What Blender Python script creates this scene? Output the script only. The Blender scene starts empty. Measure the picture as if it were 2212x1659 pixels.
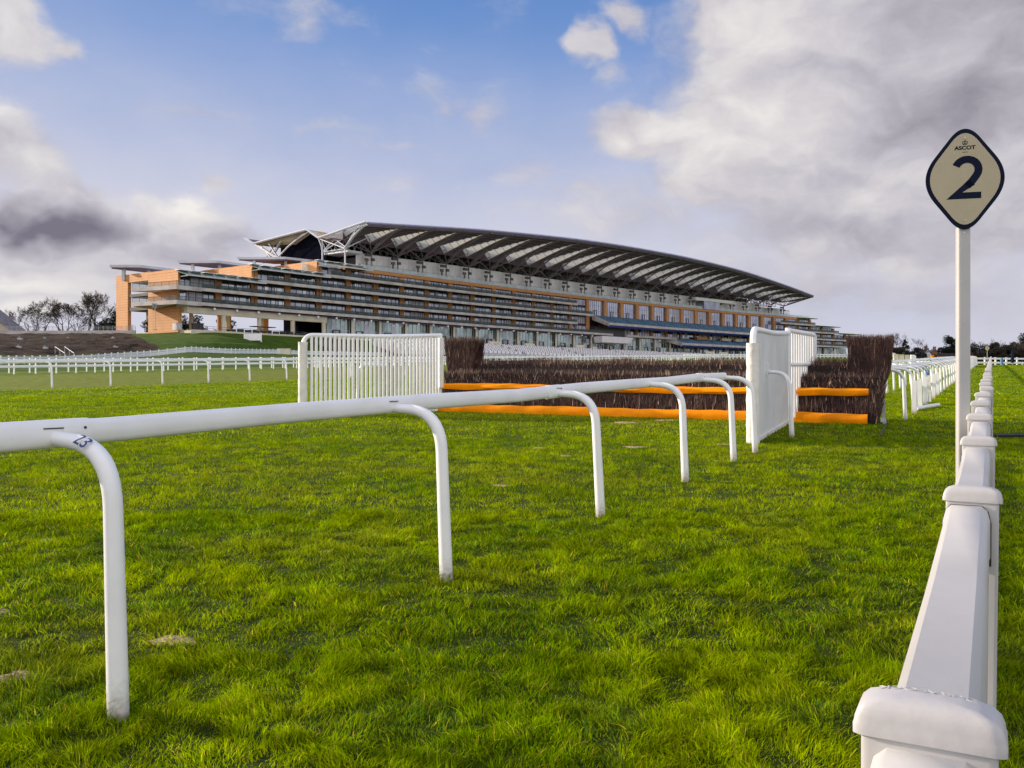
import bpy, math, random
import numpy as np
from mathutils import Vector, Matrix

S = bpy.context.scene
COL = S.collection
R = math.radians
rng = np.random.default_rng(7)
random.seed(7)

# ------------------------------------------------------------------ frame of reference
CAMZ, FOC, CX, HY = 1.45, 1900.0, 1106.0, 825.2       # eye height, focal length / centre of a 2212 px wide view
RA = R(28.6)                                           # heading of the straight course
TX, TY = math.sin(RA), math.cos(RA)                    # along the course
NX, NY = math.cos(RA), -math.sin(RA)                   # across the course (to the right)
TV, NV, UP = Vector((TX, TY, 0)), Vector((NX, NY, 0)), Vector((0, 0, 1))


def at(px, py, Y):
    return Vector(((px - CX) / FOC * Y, Y, CAMZ + (HY - py) / FOC * Y))


def nt(n, t):
    return n * NX + t * TX, n * NY + t * TY


def sstep(a, b, x):
    t = np.clip((np.asarray(x, float) - a) / (b - a), 0, 1)
    return t * t * (3 - 2 * t)


# ------------------------------------------------------------------ the grandstand's curved plan
_P = (-81.53914, 244.31341, 0.63267, 0.23928, 0.05445)
_s = np.linspace(-90, 520, 1221)
_ph = _P[2] + _P[3] * _s / 400 + _P[4] * (_s / 400) ** 2
_ds = _s[1] - _s[0]
_X = np.cumsum(np.sin(_ph)) * _ds
_Z = np.cumsum(np.cos(_ph)) * _ds
_X += _P[0] - np.interp(0, _s, _X)
_Z += _P[1] - np.interp(0, _s, _Z)


def FW(s, d, h):
    p = float(np.interp(s, _s, _ph))
    return Vector((float(np.interp(s, _s, _X)) + d * math.cos(p), float(np.interp(s, _s, _Z)) - d * math.sin(p), CAMZ + h))


# ------------------------------------------------------------------ terrain
_fa = [-2500, -400, 0, 60, 115, 200, 330, 407, 430, 500, 600, 640, 720, 900, 1300, 1700, 1900, 2600]
_fz = [100, 105, 120, 128, 135, 145, 165, 173, 178, 190, 215, 222, 236, 300, 400, 470, 520, 560]
_fh = [0, 0, 0, 0, 0.0, .2, .95, 1.75, 1.7, 1.45, 1.4, 1.2, 1.0, .6, 0, 0, 0, 0]
_pd = _X + 9 * np.cos(_ph)
_pz = _Z - 9 * np.sin(_ph)
_pa = CX + FOC * _pd / _pz
_m = (_s > -8) & (_s < 460)
_ta = np.concatenate([[-2500, 0, 300], _pa[_m], [2600]])
_tz = np.concatenate([[262, 240, 238], _pz[_m], [760]])


def plane(x, y):
    n = NX * x + NY * y
    sl = .0322 + (.0125 - .0322) * sstep(-45, -14, n)
    return np.where(y < 115, .0322 * y, .0322 * 115 + sl * (y - 115))


def ground(x, y):
    x = np.asarray(x, float)
    y = np.asarray(y, float)
    a = CX + FOC * x / np.maximum(y, 1)
    zb, hx, zt = np.interp(a, _fa, _fz), np.interp(a, _fa, _fh), np.interp(a, _ta, _tz)
    p = plane(x, y)
    low = p + hx * sstep(zb - 45, zb, y)
    pb = np.where(zb < 115, .0322 * zb, .0322 * 115 + .0322 * (zb - 115)) + hx
    k = np.clip((y - zb) / (zt - zb), 0, 1.2)
    wl = 1 - sstep(640, 700, a)                      # lawn bank on the left, terraces further on
    prof = np.interp(k, [0, .12, .3, .42, .55, .72, .8, .97, 1.0, 1.2], [0, .03, .2, .42, .46, .7, .74, .95, .95, .95]) * wl \
        + np.interp(k, [0, .6, 1.0, 1.2], [0, .1, .35, .9]) * (1 - wl)
    top = np.where(y > zt + 4, 15.1, 14.85)
    bank = pb + (top - pb) * prof
    bank = np.where(k >= 1.0, np.maximum(bank, 14.6), bank)
    w = (1 - sstep(1640, 1830, a)) * (y > 20)
    return np.where(y > zb, p * (1 - w) + bank * w, low)


def G(x, y):
    return float(ground(x, y))


# ------------------------------------------------------------------ object helpers
ORG = {}


def tag(o, label=None, cat=None, group=None, kind=None):
    if label: o['label'] = label
    if cat: o['category'] = cat
    if group: o['group'] = group
    if kind: o['kind'] = kind
    return o


def thing(name, loc, label, cat, group=None):
    o = bpy.data.objects.new(name, None)
    o.empty_display_size = .2
    COL.objects.link(o)
    o.location = loc
    ORG[o.name] = Vector(loc)
    return tag(o, label, cat, group)


class M:
    def __init__(s):
        s.v, s.f, s.m = [], [], []

    def poly(s, pts, mi=0):
        b = len(s.v)
        s.v += [tuple(p) for p in pts]
        s.f.append(tuple(range(b, b + len(pts))))
        s.m.append(mi)

    def hexa(s, p, mi=0):                              # p: 4 bottom (ccw) + 4 top
        b = len(s.v)
        s.v += [tuple(q) for q in p]
        for f in ((3, 2, 1, 0), (4, 5, 6, 7), (0, 1, 5, 4), (1, 2, 6, 5), (2, 3, 7, 6), (3, 0, 4, 7)):
            s.f.append(tuple(b + i for i in f))
            s.m.append(mi)

    def box(s, c, a, b, z0, z1, ax=None, ay=None, mi=0):  # centre c, half sizes a,b along ax, ay
        ax = ax or Vector((1, 0, 0))
        ay = ay or Vector((0, 1, 0))
        c = Vector(c)
        q = [c - ax * a - ay * b, c + ax * a - ay * b, c + ax * a + ay * b, c - ax * a + ay * b]
        s.hexa([p + UP * z0 for p in q] + [p + UP * z1 for p in q], mi)

    def sweep(s, rings, mi=0, closed=True, cap=True):   # rings: list of equal point lists
        b = len(s.v)
        n = len(rings[0])
        for r in rings: s.v += [tuple(p) for p in r]
        for i in range(len(rings) - 1):
            for j in range(n if closed else n - 1):
                k = (j + 1) % n
                s.f.append((b + i * n + j, b + i * n + k, b + (i + 1) * n + k, b + (i + 1) * n + j))
                s.m.append(mi)
        if cap and closed:
            s.f.append(tuple(b + j for j in reversed(range(n))))
            s.f.append(tuple(b + (len(rings) - 1) * n + j for j in range(n)))
            s.m += [mi, mi]

    def tube(s, path, r, sides=8, mi=0, flat=1.0, cap=True):
        path = [Vector(p) for p in path]
        rs = r if isinstance(r, (list, tuple)) else [r] * len(path)
        rings = []
        ref = None
        for i, p in enumerate(path):
            d = (path[min(i + 1, len(path) - 1)] - path[max(i - 1, 0)])
            if d.length < 1e-9: d = Vector((0, 0, 1))
            d.normalize()
            if ref is None:
                ref = d.cross(Vector((0.13, 0.97, 0.2)) if abs(d.z) > .9 else UP)
                ref.normalize()
            u = (ref - d * ref.dot(d))
            if u.length < 1e-6: u = d.orthogonal()
            u.normalize()
            ref = u
            w = d.cross(u)
            rings.append([p + u * (math.cos(2 * math.pi * k / sides) * rs[i] * flat) + w * (math.sin(2 * math.pi * k / sides) * rs[i]) for k in range(sides)])
        s.sweep(rings, mi, True, cap)

    # ---- in the grandstand's own coordinates
    def fsweep(s, s0, s1, prof, mi=0, step=6.0, f0=None):
        n = max(1, int(math.ceil(abs(s1 - s0) / step)))
        rings = []
        for i in range(n + 1):
            q = s0 + (s1 - s0) * i / n
            rings.append([FW(q, d, h) for d, h in prof])
        s.sweep(rings, mi)

    def fbox(s, s0, s1, d0, d1, h0, h1, mi=0, step=6.0):
        s.fsweep(s0, s1, [(d0, h0), (d1, h0), (d1, h1), (d0, h1)], mi, step)

    def build(s, name, mats, parent=None, smooth=False, origin=None, local=False):
        me = bpy.data.meshes.new(name)
        o0 = origin if origin is not None else (ORG[parent.name] if parent else Vector((0, 0, 0)))
        o0 = Vector(o0)
        va = np.array(s.v, float).reshape(-1, 3) - (0 if local else np.array(o0))
        me.from_pydata(va.tolist(), [], s.f)
        mats = mats if isinstance(mats, (list, tuple)) else [mats]
        for m in mats: me.materials.append(m)
        if len(mats) > 1: me.polygons.foreach_set('material_index', s.m)
        if smooth:
            me.polygons.foreach_set('use_smooth', [True] * len(me.polygons))
            me.set_sharp_from_angle(angle=R(38))
        me.validate()
        me.update()
        o = bpy.data.objects.new(name, me)
        COL.objects.link(o)
        if parent:
            o.parent = parent
            if origin is not None: o.location = Vector(origin) - ORG[parent.name]
        elif origin is not None:
            o.location = origin
        ORG[o.name] = o0
        return o


def copy_to(o, parent, loc):
    c = o.copy()
    COL.objects.link(c)
    c.parent = parent
    c.location = loc
    for ch in list(o.children):
        e = ch.copy()
        COL.objects.link(e)
        e.parent = c
    return c


# ------------------------------------------------------------------ materials
def nodes_of(mt):
    mt.use_nodes = True
    n = mt.node_tree
    n.nodes.clear()
    return n, n.nodes, n.links


def mat(name, col, rough=.6, var=.12, scale=6.0, bump=0., bscale=40., spec=.5, metal=0., transl=0., alpha=1., coord='Object', dark=None, trans=0., dirt=None):
    mt = bpy.data.materials.new(name)
    n, N, L = nodes_of(mt)
    out = N.new('ShaderNodeOutputMaterial')
    b = N.new('ShaderNodeBsdfPrincipled')
    tc = N.new('ShaderNodeTexCoord')
    src = tc.outputs[coord]
    nz = N.new('ShaderNodeTexNoise')
    nz.inputs['Scale'].default_value = scale
    nz.inputs['Detail'].default_value = 5
    L.new(src, nz.inputs['Vector'])
    mx = N.new('ShaderNodeMix')
    mx.data_type = 'RGBA'
    dk = dark or tuple(c * (1 - 2.2 * var) for c in col)
    mx.inputs[6].default_value = (*dk, 1)
    mx.inputs[7].default_value = (*[min(1, c * (1 + var)) for c in col], 1)
    rp = N.new('ShaderNodeMapRange')
    rp.inputs[1].default_value = .3
    rp.inputs[2].default_value = .6
    L.new(nz.outputs['Fac'], rp.inputs[0])
    L.new(rp.outputs[0], mx.inputs[0])
    colout = mx.outputs[2]
    if dirt:                                            # mud splashed up from the turf: (colour, height m)
        sp = N.new('ShaderNodeSeparateXYZ')
        L.new(tc.outputs['Object'], sp.inputs[0])
        n2 = N.new('ShaderNodeTexNoise')
        n2.inputs['Scale'].default_value = 38
        n2.inputs['Detail'].default_value = 6
        L.new(tc.outputs['Object'], n2.inputs['Vector'])
        h = N.new('ShaderNodeMapRange')
        h.inputs[1].default_value = dirt[1]
        h.inputs[2].default_value = .03
        h.inputs[3].default_value = 0
        h.inputs[4].default_value = 1
        L.new(sp.outputs['Z'], h.inputs[0])
        a = N.new('ShaderNodeMath')
        a.operation = 'MULTIPLY_ADD'
        L.new(n2.outputs['Fac'], a.inputs[0])
        a.inputs[1].default_value = 1.6
        a.inputs[2].default_value = -1.05
        a2 = N.new('ShaderNodeMath')
        a2.operation = 'ADD'
        a2.use_clamp = True
        L.new(a.outputs[0], a2.inputs[0])
        L.new(h.outputs[0], a2.inputs[1])
        a3 = N.new('ShaderNodeMath')
        a3.operation = 'MULTIPLY'
        L.new(a2.outputs[0], a3.inputs[0])
        L.new(h.outputs[0], a3.inputs[1])
        a4 = N.new('ShaderNodeMath')
        a4.operation = 'MULTIPLY'
        L.new(a3.outputs[0], a4.inputs[0])
        a4.inputs[1].default_value = .95
        m2 = N.new('ShaderNodeMix')
        m2.data_type = 'RGBA'
        L.new(a4.outputs[0], m2.inputs[0])
        L.new(colout, m2.inputs[6])
        m2.inputs[7].default_value = (*dirt[0], 1)
        colout = m2.outputs[2]
    L.new(colout, b.inputs['Base Color'])
    b.inputs['Roughness'].default_value = rough
    b.inputs['Metallic'].default_value = metal
    b.inputs['Specular IOR Level'].default_value = spec
    b.inputs['Alpha'].default_value = alpha
    b.inputs['Transmission Weight'].default_value = trans
    if bump:
        nb = N.new('ShaderNodeTexNoise')
        nb.inputs['Scale'].default_value = bscale
        nb.inputs['Detail'].default_value = 6
        L.new(src, nb.inputs['Vector'])
        bp = N.new('ShaderNodeBump')
        bp.inputs['Strength'].default_value = bump
        bp.inputs['Distance'].default_value = .02
        L.new(nb.outputs['Fac'], bp.inputs['Height'])
        L.new(bp.outputs[0], b.inputs['Normal'])
    if transl:
        t = N.new('ShaderNodeBsdfTranslucent')
        L.new(colout, t.inputs['Color'])
        ms = N.new('ShaderNodeMixShader')
        ms.inputs[0].default_value = transl
        L.new(b.outputs[0], ms.inputs[1])
        L.new(t.outputs[0], ms.inputs[2])
        L.new(ms.outputs[0], out.inputs[0])
    else:
        L.new(b.outputs[0], out.inputs[0])
    return mt


W = {}
W['pvc'] = mat('white_plastic', (.83, .83, .835), .4, .035, 2.2, .06, 25)
W['pvc_post'] = mat('white_post_plastic', (.83, .83, .84), .35, .025, 3.0, .05, 25, dirt=((.30, .25, .20), .24))
W['cap'] = mat('weathered_cap_plastic', (.47, .455, .46), .5, .03, 5.0, .08, 30, dark=(.40, .385, .385))
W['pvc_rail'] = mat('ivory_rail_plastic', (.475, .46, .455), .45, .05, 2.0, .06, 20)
W['groove'] = mat('dark_gap', (.03, .03, .03), .8)
W['rust'] = mat('rusty_screw', (.22, .11, .06), .6, .3, 90)
W['steel'] = mat('screw_steel', (.45, .42, .4), .35, .1, 90, metal=.9)
W['navy'] = mat('navy_paint', (.004, .008, .026), .7, .05, spec=.12)
W['cream'] = mat('cream_sign_face', (.45, .385, .255), .5, .03, 4)
W['ink'] = mat('dark_print', (.005, .009, .028), .7, .05, spec=.12)
W['lettering'] = mat('blue_print', (.03, .05, .17), .5, .05)
W['orange'] = mat('orange_vinyl', (1.0, .30, .0), .5, .04, 5, .35, 7, spec=.15)
W['canvas'] = mat('white_canvas_padding', (.74, .71, .66), .7, .06, 5, .6, 12)
W['bluecap'] = mat('blue_pipe', (.05, .16, .33), .4, .2, 20)
W['blackend'] = mat('dark_pipe_end', (.03, .03, .035), .6)
W['concrete'] = mat('balcony_concrete', (.50, .455, .43), .85, .12, .35, .1, 3, coord='Object')
W['concrete_dark'] = mat('soffit_concrete', (.16, .14, .125), .9, .1, .3)
W['concrete_pale'] = mat('cream_concrete', (.62, .56, .44), .8, .06, .3)
W['terra'] = mat('terracotta_cladding', (.58, .27, .10), .75, .045, .5)
W['glass'] = mat('dark_window_glass', (.30, .31, .335), .10, .16, .25, metal=1.)
W['glass_pale'] = mat('window_with_pale_blind', (.50, .46, .54), .25, .06, .3, spec=.6)
W['glass_green'] = mat('green_shopfront_glass', (.30, .36, .32), .12, .30, .22, metal=1.)
W['glass_big'] = mat('tall_window_glass', (.46, .46, .52), .16, .10, .18, metal=1.)
W['frame_dark'] = mat('dark_window_frame', (.035, .03, .03), .5)
W['frame_grey'] = mat('grey_mullion', (.30, .30, .33), .5)
W['thinglass'] = mat('thin_clear_glass', (.10, .16, .15), .1, .1, .5, spec=.5, alpha=.28)
W['pvc_grey'] = mat('greyed_white_plastic', (.64, .65, .65), .45, .04, 2.0, .05, 25)
W['frame_white'] = mat('white_mullion', (.75, .75, .75), .5)
W['baluglass'] = mat('tinted_balustrade_glass', (.020, .046, .040), .2, .35, .9, spec=.5, alpha=.66)
W['clearglass'] = mat('pale_balustrade_glass', (.55, .66, .66), .1, .1, .5, spec=.8, alpha=.55)
W['awnglass'] = mat('green_awning_glass', (.13, .19, .15), .25, .2, .3, spec=.6)
W['white_panel'] = mat('white_wall_panel', (.86, .83, .85), .6, .04, .5)
W['roof_grey'] = mat('grey_roof_edge', (.50, .51, .54), .5, .05, .5)
W['roof_dark'] = mat('dark_roof_soffit', (.150, .098, .138), .7, .15, .5)
W['fabric'] = mat('translucent_roof_fabric', (.97, .86, .62), .8, .03, .6, transl=.75)
W['steelwork'] = mat('painted_steelwork', (.25, .21, .225), .5, .1, 1)
W['edge_grey'] = mat('grey_louvre', (.38, .30, .52), .6, .08, .6)
W['edge_blue'] = mat('blue_white_edge', (.66, .68, .92), .4, .04, .6)
W['fascia_green'] = mat('dark_green_plinth', (.012, .03, .02), .7)
W['steel_pale'] = mat('pale_painted_steel', (.56, .57, .62), .45, .05, 1)
W['navywall'] = mat('navy_cladding', (.006, .0065, .012), .8, .1, .5, spec=.0)
W['seat_blue'] = mat('blue_seats', (.075, .165, .27), .6, .3, 1.2)
W['fascia_blue'] = mat('blue_fascia', (.035, .06, .42), .5)
W['rail_dark'] = mat('dark_railing', (.06, .06, .065), .5)
W['galv'] = mat('galvanised_railing', (.42, .43, .45), .5, .1, 2)
W['furn'] = mat('dark_terrace_furniture', (.02, .035, .03), .6, .3, 2)
W['step'] = mat('terrace_step_concrete', (.55, .53, .53), .8, .12, .6)
W['bark'] = mat('grey_brown_bark', (.045, .034, .03), .9, .2, 1)
W['twig'] = mat('winter_twigs', (.052, .036, .03), .9, .2, .3)
W['brick'] = mat('red_brick', (.30, .13, .08), .85, .15, .6)
W['render_wall'] = mat('pale_rendered_wall', (.48, .40, .31), .85, .08, .3)
W['tile'] = mat('grey_roof_tiles', (.24, .21, .215), .8, .15, .8)
W['hoard'] = mat('cream_hoarding', (.70, .64, .48), .7, .05, .8)
W['blackbox'] = mat('black_cabinet', (.02, .02, .025), .5)



def coursed(mt, period, depth=.72):
    """fine horizontal joints of the cladding tiles"""
    N, L = mt.node_tree.nodes, mt.node_tree.links
    b = next(q for q in N if q.type == 'BSDF_PRINCIPLED')
    src = b.inputs['Base Color'].links[0].from_socket
    g = N.new('ShaderNodeNewGeometry')
    sp_ = N.new('ShaderNodeSeparateXYZ')
    L.new(g.outputs['Position'], sp_.inputs[0])
    m1 = N.new('ShaderNodeMath')
    m1.operation = 'MULTIPLY'
    L.new(sp_.outputs['Z'], m1.inputs[0])
    m1.inputs[1].default_value = 1 / period
    m2 = N.new('ShaderNodeMath')
    m2.operation = 'FRACT'
    L.new(m1.outputs[0], m2.inputs[0])
    m3 = N.new('ShaderNodeMath')
    m3.operation = 'LESS_THAN'
    L.new(m2.outputs[0], m3.inputs[0])
    m3.inputs[1].default_value = .16
    mx = N.new('ShaderNodeMix')
    mx.data_type = 'RGBA'
    mx.blend_type = 'MULTIPLY'
    L.new(m3.outputs[0], mx.inputs[0])
    L.new(src, mx.inputs[6])
    mx.inputs[7].default_value = (depth, depth, depth, 1)
    L.new(mx.outputs[2], b.inputs['Base Color'])


coursed(W['terra'], .75)
coursed(W['brick'], .3)


def leafmat(name, c0, c1, transl=.35, scale=.12):
    mt = bpy.data.materials.new(name)
    n, N, L = nodes_of(mt)
    out = N.new('ShaderNodeOutputMaterial')
    g = N.new('ShaderNodeNewGeometry')
    ri = N.new('ShaderNodeMix')
    ri.data_type = 'RGBA'
    ri.inputs[6].default_value = (*c0, 1)
    ri.inputs[7].default_value = (*c1, 1)
    nz = N.new('ShaderNodeTexNoise')
    nz.inputs['Scale'].default_value = scale
    L.new(g.outputs['Position'], nz.inputs['Vector'])
    mm = N.new('ShaderNodeMath')
    mm.operation = 'MULTIPLY_ADD'
    L.new(g.outputs['Random Per Island'], mm.inputs[0])
    mm.inputs[1].default_value = .7
    L.new(nz.outputs['Fac'], mm.inputs[2])
    m3 = N.new('ShaderNodeMath')
    m3.operation = 'SUBTRACT'
    m3.use_clamp = True
    L.new(mm.outputs[0], m3.inputs[0])
    m3.inputs[1].default_value = .3
    L.new(m3.outputs[0], ri.inputs[0])
    d = N.new('ShaderNodeBsdfPrincipled')
    d.inputs['Roughness'].default_value = .6
    d.inputs['Specular IOR Level'].default_value = .3
    L.new(ri.outputs[2], d.inputs['Base Color'])
    t = N.new('ShaderNodeBsdfTranslucent')
    L.new(ri.outputs[2], t.inputs['Color'])
    ms = N.new('ShaderNodeMixShader')
    ms.inputs[0].default_value = transl
    L.new(d.outputs[0], ms.inputs[1])
    L.new(t.outputs[0], ms.inputs[2])
    L.new(ms.outputs[0], out.inputs[0])
    return mt


W['leaf_dark'] = leafmat('dark_evergreen_foliage', (.012, .022, .012), (.045, .058, .03))
W['leaf_brown'] = leafmat('brown_winter_foliage', (.035, .028, .018), (.10, .08, .05))
W['leaf_conifer'] = leafmat('blue_green_needles', (.012, .028, .028), (.04, .07, .06))
W['brush'] = leafmat('birch_brush', (.018, .009, .009), (.135, .066, .054), .1, 3.0)
W['brush_warm'] = leafmat('cut_birch_ends', (.16, .095, .065), (.66, .48, .36), .1, 3.0)
W['brush_core'] = mat('dark_packed_brush', (.014, .009, .008), .95)

# ------------------------------------------------------------------ ground
def axis(parts):
    return np.unique(np.concatenate([np.arange(*p) for p in parts]))


xs = axis([(-3000, -400, 200.), (-400, -160, 10.), (-160, 60, 1.6), (60, 260, 5.), (260, 600, 20.), (600, 3001, 200.)])
ys = axis([(-60, 0, 10.), (0, 100, 2.5), (100, 262, 1.5), (262, 420, 4.), (420, 700, 14.), (700, 3001, 150.)])
gx, gy = np.meshgrid(xs, ys)
gz = ground(gx, gy)
ga = CX + FOC * gx / np.maximum(gy, 1)
kz = (gy - np.interp(ga, _fa, _fz)) / (np.interp(ga, _ta, _tz) - np.interp(ga, _fa, _fz))
edge = 281 + 95 * (1 - kz)
soil = np.clip((edge - ga) / 14, -1, 1)
soil = np.minimum(soil, np.clip((kz - .30) / .06, -1, 1))
soil = np.minimum(soil, np.clip((1.02 - kz) / .03, -1, 1))
soil = np.where((gy > 90) & (ga > -600), soil, -1)
# ploughed roughness on the bare bank
gz = gz + np.where(soil > 0, 0. + .16 * rng.standard_normal(gz.shape), 0)
nx, ny = len(xs), len(ys)
idx = np.arange(nx * ny).reshape(ny, nx)
quads = np.stack([idx[:-1, :-1], idx[:-1, 1:], idx[1:, 1:], idx[1:, :-1]], -1).reshape(-1, 4)
me = bpy.data.meshes.new('ground')
me.from_pydata(np.stack([gx, gy, gz], -1).reshape(-1, 3).tolist(), [], quads.tolist())
me.polygons.foreach_set('use_smooth', [True] * len(me.polygons))
at_ = me.attributes.new('soil', 'FLOAT', 'POINT')
at_.data.foreach_set('value', soil.reshape(-1).astype(np.float32))
ground_o = bpy.data.objects.new('ground', me)
COL.objects.link(ground_o)
tag(ground_o, kind='structure')


def ground_material():
    mt = bpy.data.materials.new('turf_ground')
    n, N, L = nodes_of(mt)
    out = N.new('ShaderNodeOutputMaterial')
    b = N.new('ShaderNodeBsdfPrincipled')
    g = N.new('ShaderNodeNewGeometry')

    def noise(scale, det=5, stretch=None, rough=.55):
        z = N.new('ShaderNodeTexNoise')
        z.inputs['Scale'].default_value = scale
        z.inputs['Detail'].default_value = det
        z.inputs['Roughness'].default_value = rough
        if stretch:
            mp = N.new('ShaderNodeMapping')
            mp.inputs['Rotation'].default_value = (0, 0, RA)
            mp.inputs['Scale'].default_value = stretch
            L.new(g.outputs['Position'], mp.inputs['Vector'])
            L.new(mp.outputs[0], z.inputs['Vector'])
        else:
            L.new(g.outputs['Position'], z.inputs['Vector'])
        return z.outputs['Fac']

    def math_(op, a, b_=None, c=None, clamp=False):
        m = N.new('ShaderNodeMath')
        m.operation = op
        m.use_clamp = clamp
        for i, q in enumerate((a, b_, c)):
            if q is None: continue
            if isinstance(q, (int, float)): m.inputs[i].default_value = q
            else: L.new(q, m.inputs[i])
        return m.outputs[0]

    def mix(f, a, c):
        m = N.new('ShaderNodeMix')
        m.data_type = 'RGBA'
        if isinstance(f, float): m.inputs[0].default_value = f
        else: L.new(f, m.inputs[0])
        for i, q in ((6, a), (7, c)):
            if isinstance(q, tuple): m.inputs[i].default_value = (*q, 1)
            else: L.new(q, m.inputs[i])
        return m.outputs[2]

    def ramp(v, lo, hi):
        m = N.new('ShaderNodeMapRange')
        m.interpolation_type = 'SMOOTHSTEP'
        L.new(v, m.inputs[0])
        m.inputs[1].default_value = lo
        m.inputs[2].default_value = hi
        return m.outputs[0]

    dot = N.new('ShaderNodeVectorMath')
    dot.operation = 'DOT_PRODUCT'
    L.new(g.outputs['Position'], dot.inputs[0])
    dot.inputs[1].default_value = (NX, NY, 0)
    nn = dot.outputs['Value']
    sp = N.new('ShaderNodeSeparateXYZ')
    L.new(g.outputs['Position'], sp.inputs[0])
    base = mix(ramp(noise(1.6, 7), .32, .68), (.058, .122, .002), (.175, .240, .002))
    base = mix(math_('MULTIPLY', ramp(noise(.13, 3, (1, .25, 1)), .4, .65), .35), base, (.17, .235, .006))
    olive = mix(ramp(noise(2.2, 8, None, .7), .40, .62), (.105, .140, .010), (.200, .220, .018))
    track = math_('MULTIPLY', ramp(math_('MULTIPLY_ADD', noise(.8, 4), .5, nn), -33.55, -33.85), ramp(nn, -58.6, -58.0))
    c = mix(track, base, olive)
    walk = math_('MULTIPLY', ramp(nn, -60.4, -60.7), ramp(nn, -64.6, -64.0))
    c = mix(math_('MULTIPLY', walk, .5), c, (.10, .13, .04))
    lawn = mix(ramp(noise(.5, 6), .3, .7), (.034, .066, .003), (.064, .112, .004))
    c = mix(ramp(nn, -66, -70), c, lawn)
    at2 = N.new('ShaderNodeAttribute')
    at2.attribute_name = 'soil'
    soilm = ramp(math_('MULTIPLY_ADD', noise(.9, 5), .7, math_('SUBTRACT', at2.outputs['Fac'], .35)), -.05, .1)
    sc = mix(ramp(noise(.55, 8, (1, .35, 1)), .38, .66), (.020, .012, .007), (.062, .037, .022))
    c = mix(soilm, c, sc)
    # thatch and soil under the blades close to the camera
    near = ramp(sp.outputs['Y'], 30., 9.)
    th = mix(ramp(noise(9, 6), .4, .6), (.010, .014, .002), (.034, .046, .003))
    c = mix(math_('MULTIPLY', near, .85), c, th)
    L.new(c, b.inputs['Base Color'])
    b.inputs['Roughness'].default_value = .9
    b.inputs['Specular IOR Level'].default_value = .15
    bp = N.new('ShaderNodeBump')
    bp.inputs['Strength'].default_value = .9
    bp.inputs['Distance'].default_value = .12
    L.new(math_('ADD', noise(2.2, 8, None, .7), math_('MULTIPLY', noise(.7, 4), .6)), bp.inputs['Height'])
    L.new(bp.outputs[0], b.inputs['Normal'])
    L.new(b.outputs[0], out.inputs[0])
    return mt


me.materials.append(ground_material())


# ------------------------------------------------------------------ grass blades
def vnoise(x, y, seed):
    xi, yi = np.floor(x).astype(np.int64), np.floor(y).astype(np.int64)
    fx, fy = x - xi, y - yi
    fx, fy = fx * fx * (3 - 2 * fx), fy * fy * (3 - 2 * fy)

    def h(a, b):
        q = (a * 374761393 + b * 668265263 + seed * 1442695041) & 0xffffffff
        q = ((q ^ (q >> 13)) * 1274126177) & 0xffffffff
        return ((q ^ (q >> 16)) & 0xffff) / 65535.
    return (h(xi, yi) * (1 - fx) + h(xi + 1, yi) * fx) * (1 - fy) + (h(xi, yi + 1) * (1 - fx) + h(xi + 1, yi + 1) * fx) * fy


BARE = []                                              # sandy divots: (x, y, radius)
for px, py, r in [(375, 1384, .085), (22, 1466, .085), (1082, 1049, .075), (1165, 968, .10), (1372, 966, .14), (1352, 913, .22), (1440, 908, .20), (705, 1192, .045), (95, 1168, .055), (1222, 985, .07), (1560, 960, .09), (0, 1322, .05)]:
    Y = 1.45 * 1900 / (py - 764.)
    BARE.append(((px - CX) / FOC * Y, Y, r))


POSTS = [(-1.583, 3.505), (-.379, 5.577), (.801, 7.80), (1.933, 9.98), (3.02, 11.82), (3.64, 12.87), (4.84, 15.2)]
POSTS += [nt(-.058, .43 + .90 + 1.634 * k) for k in range(7)]


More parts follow.
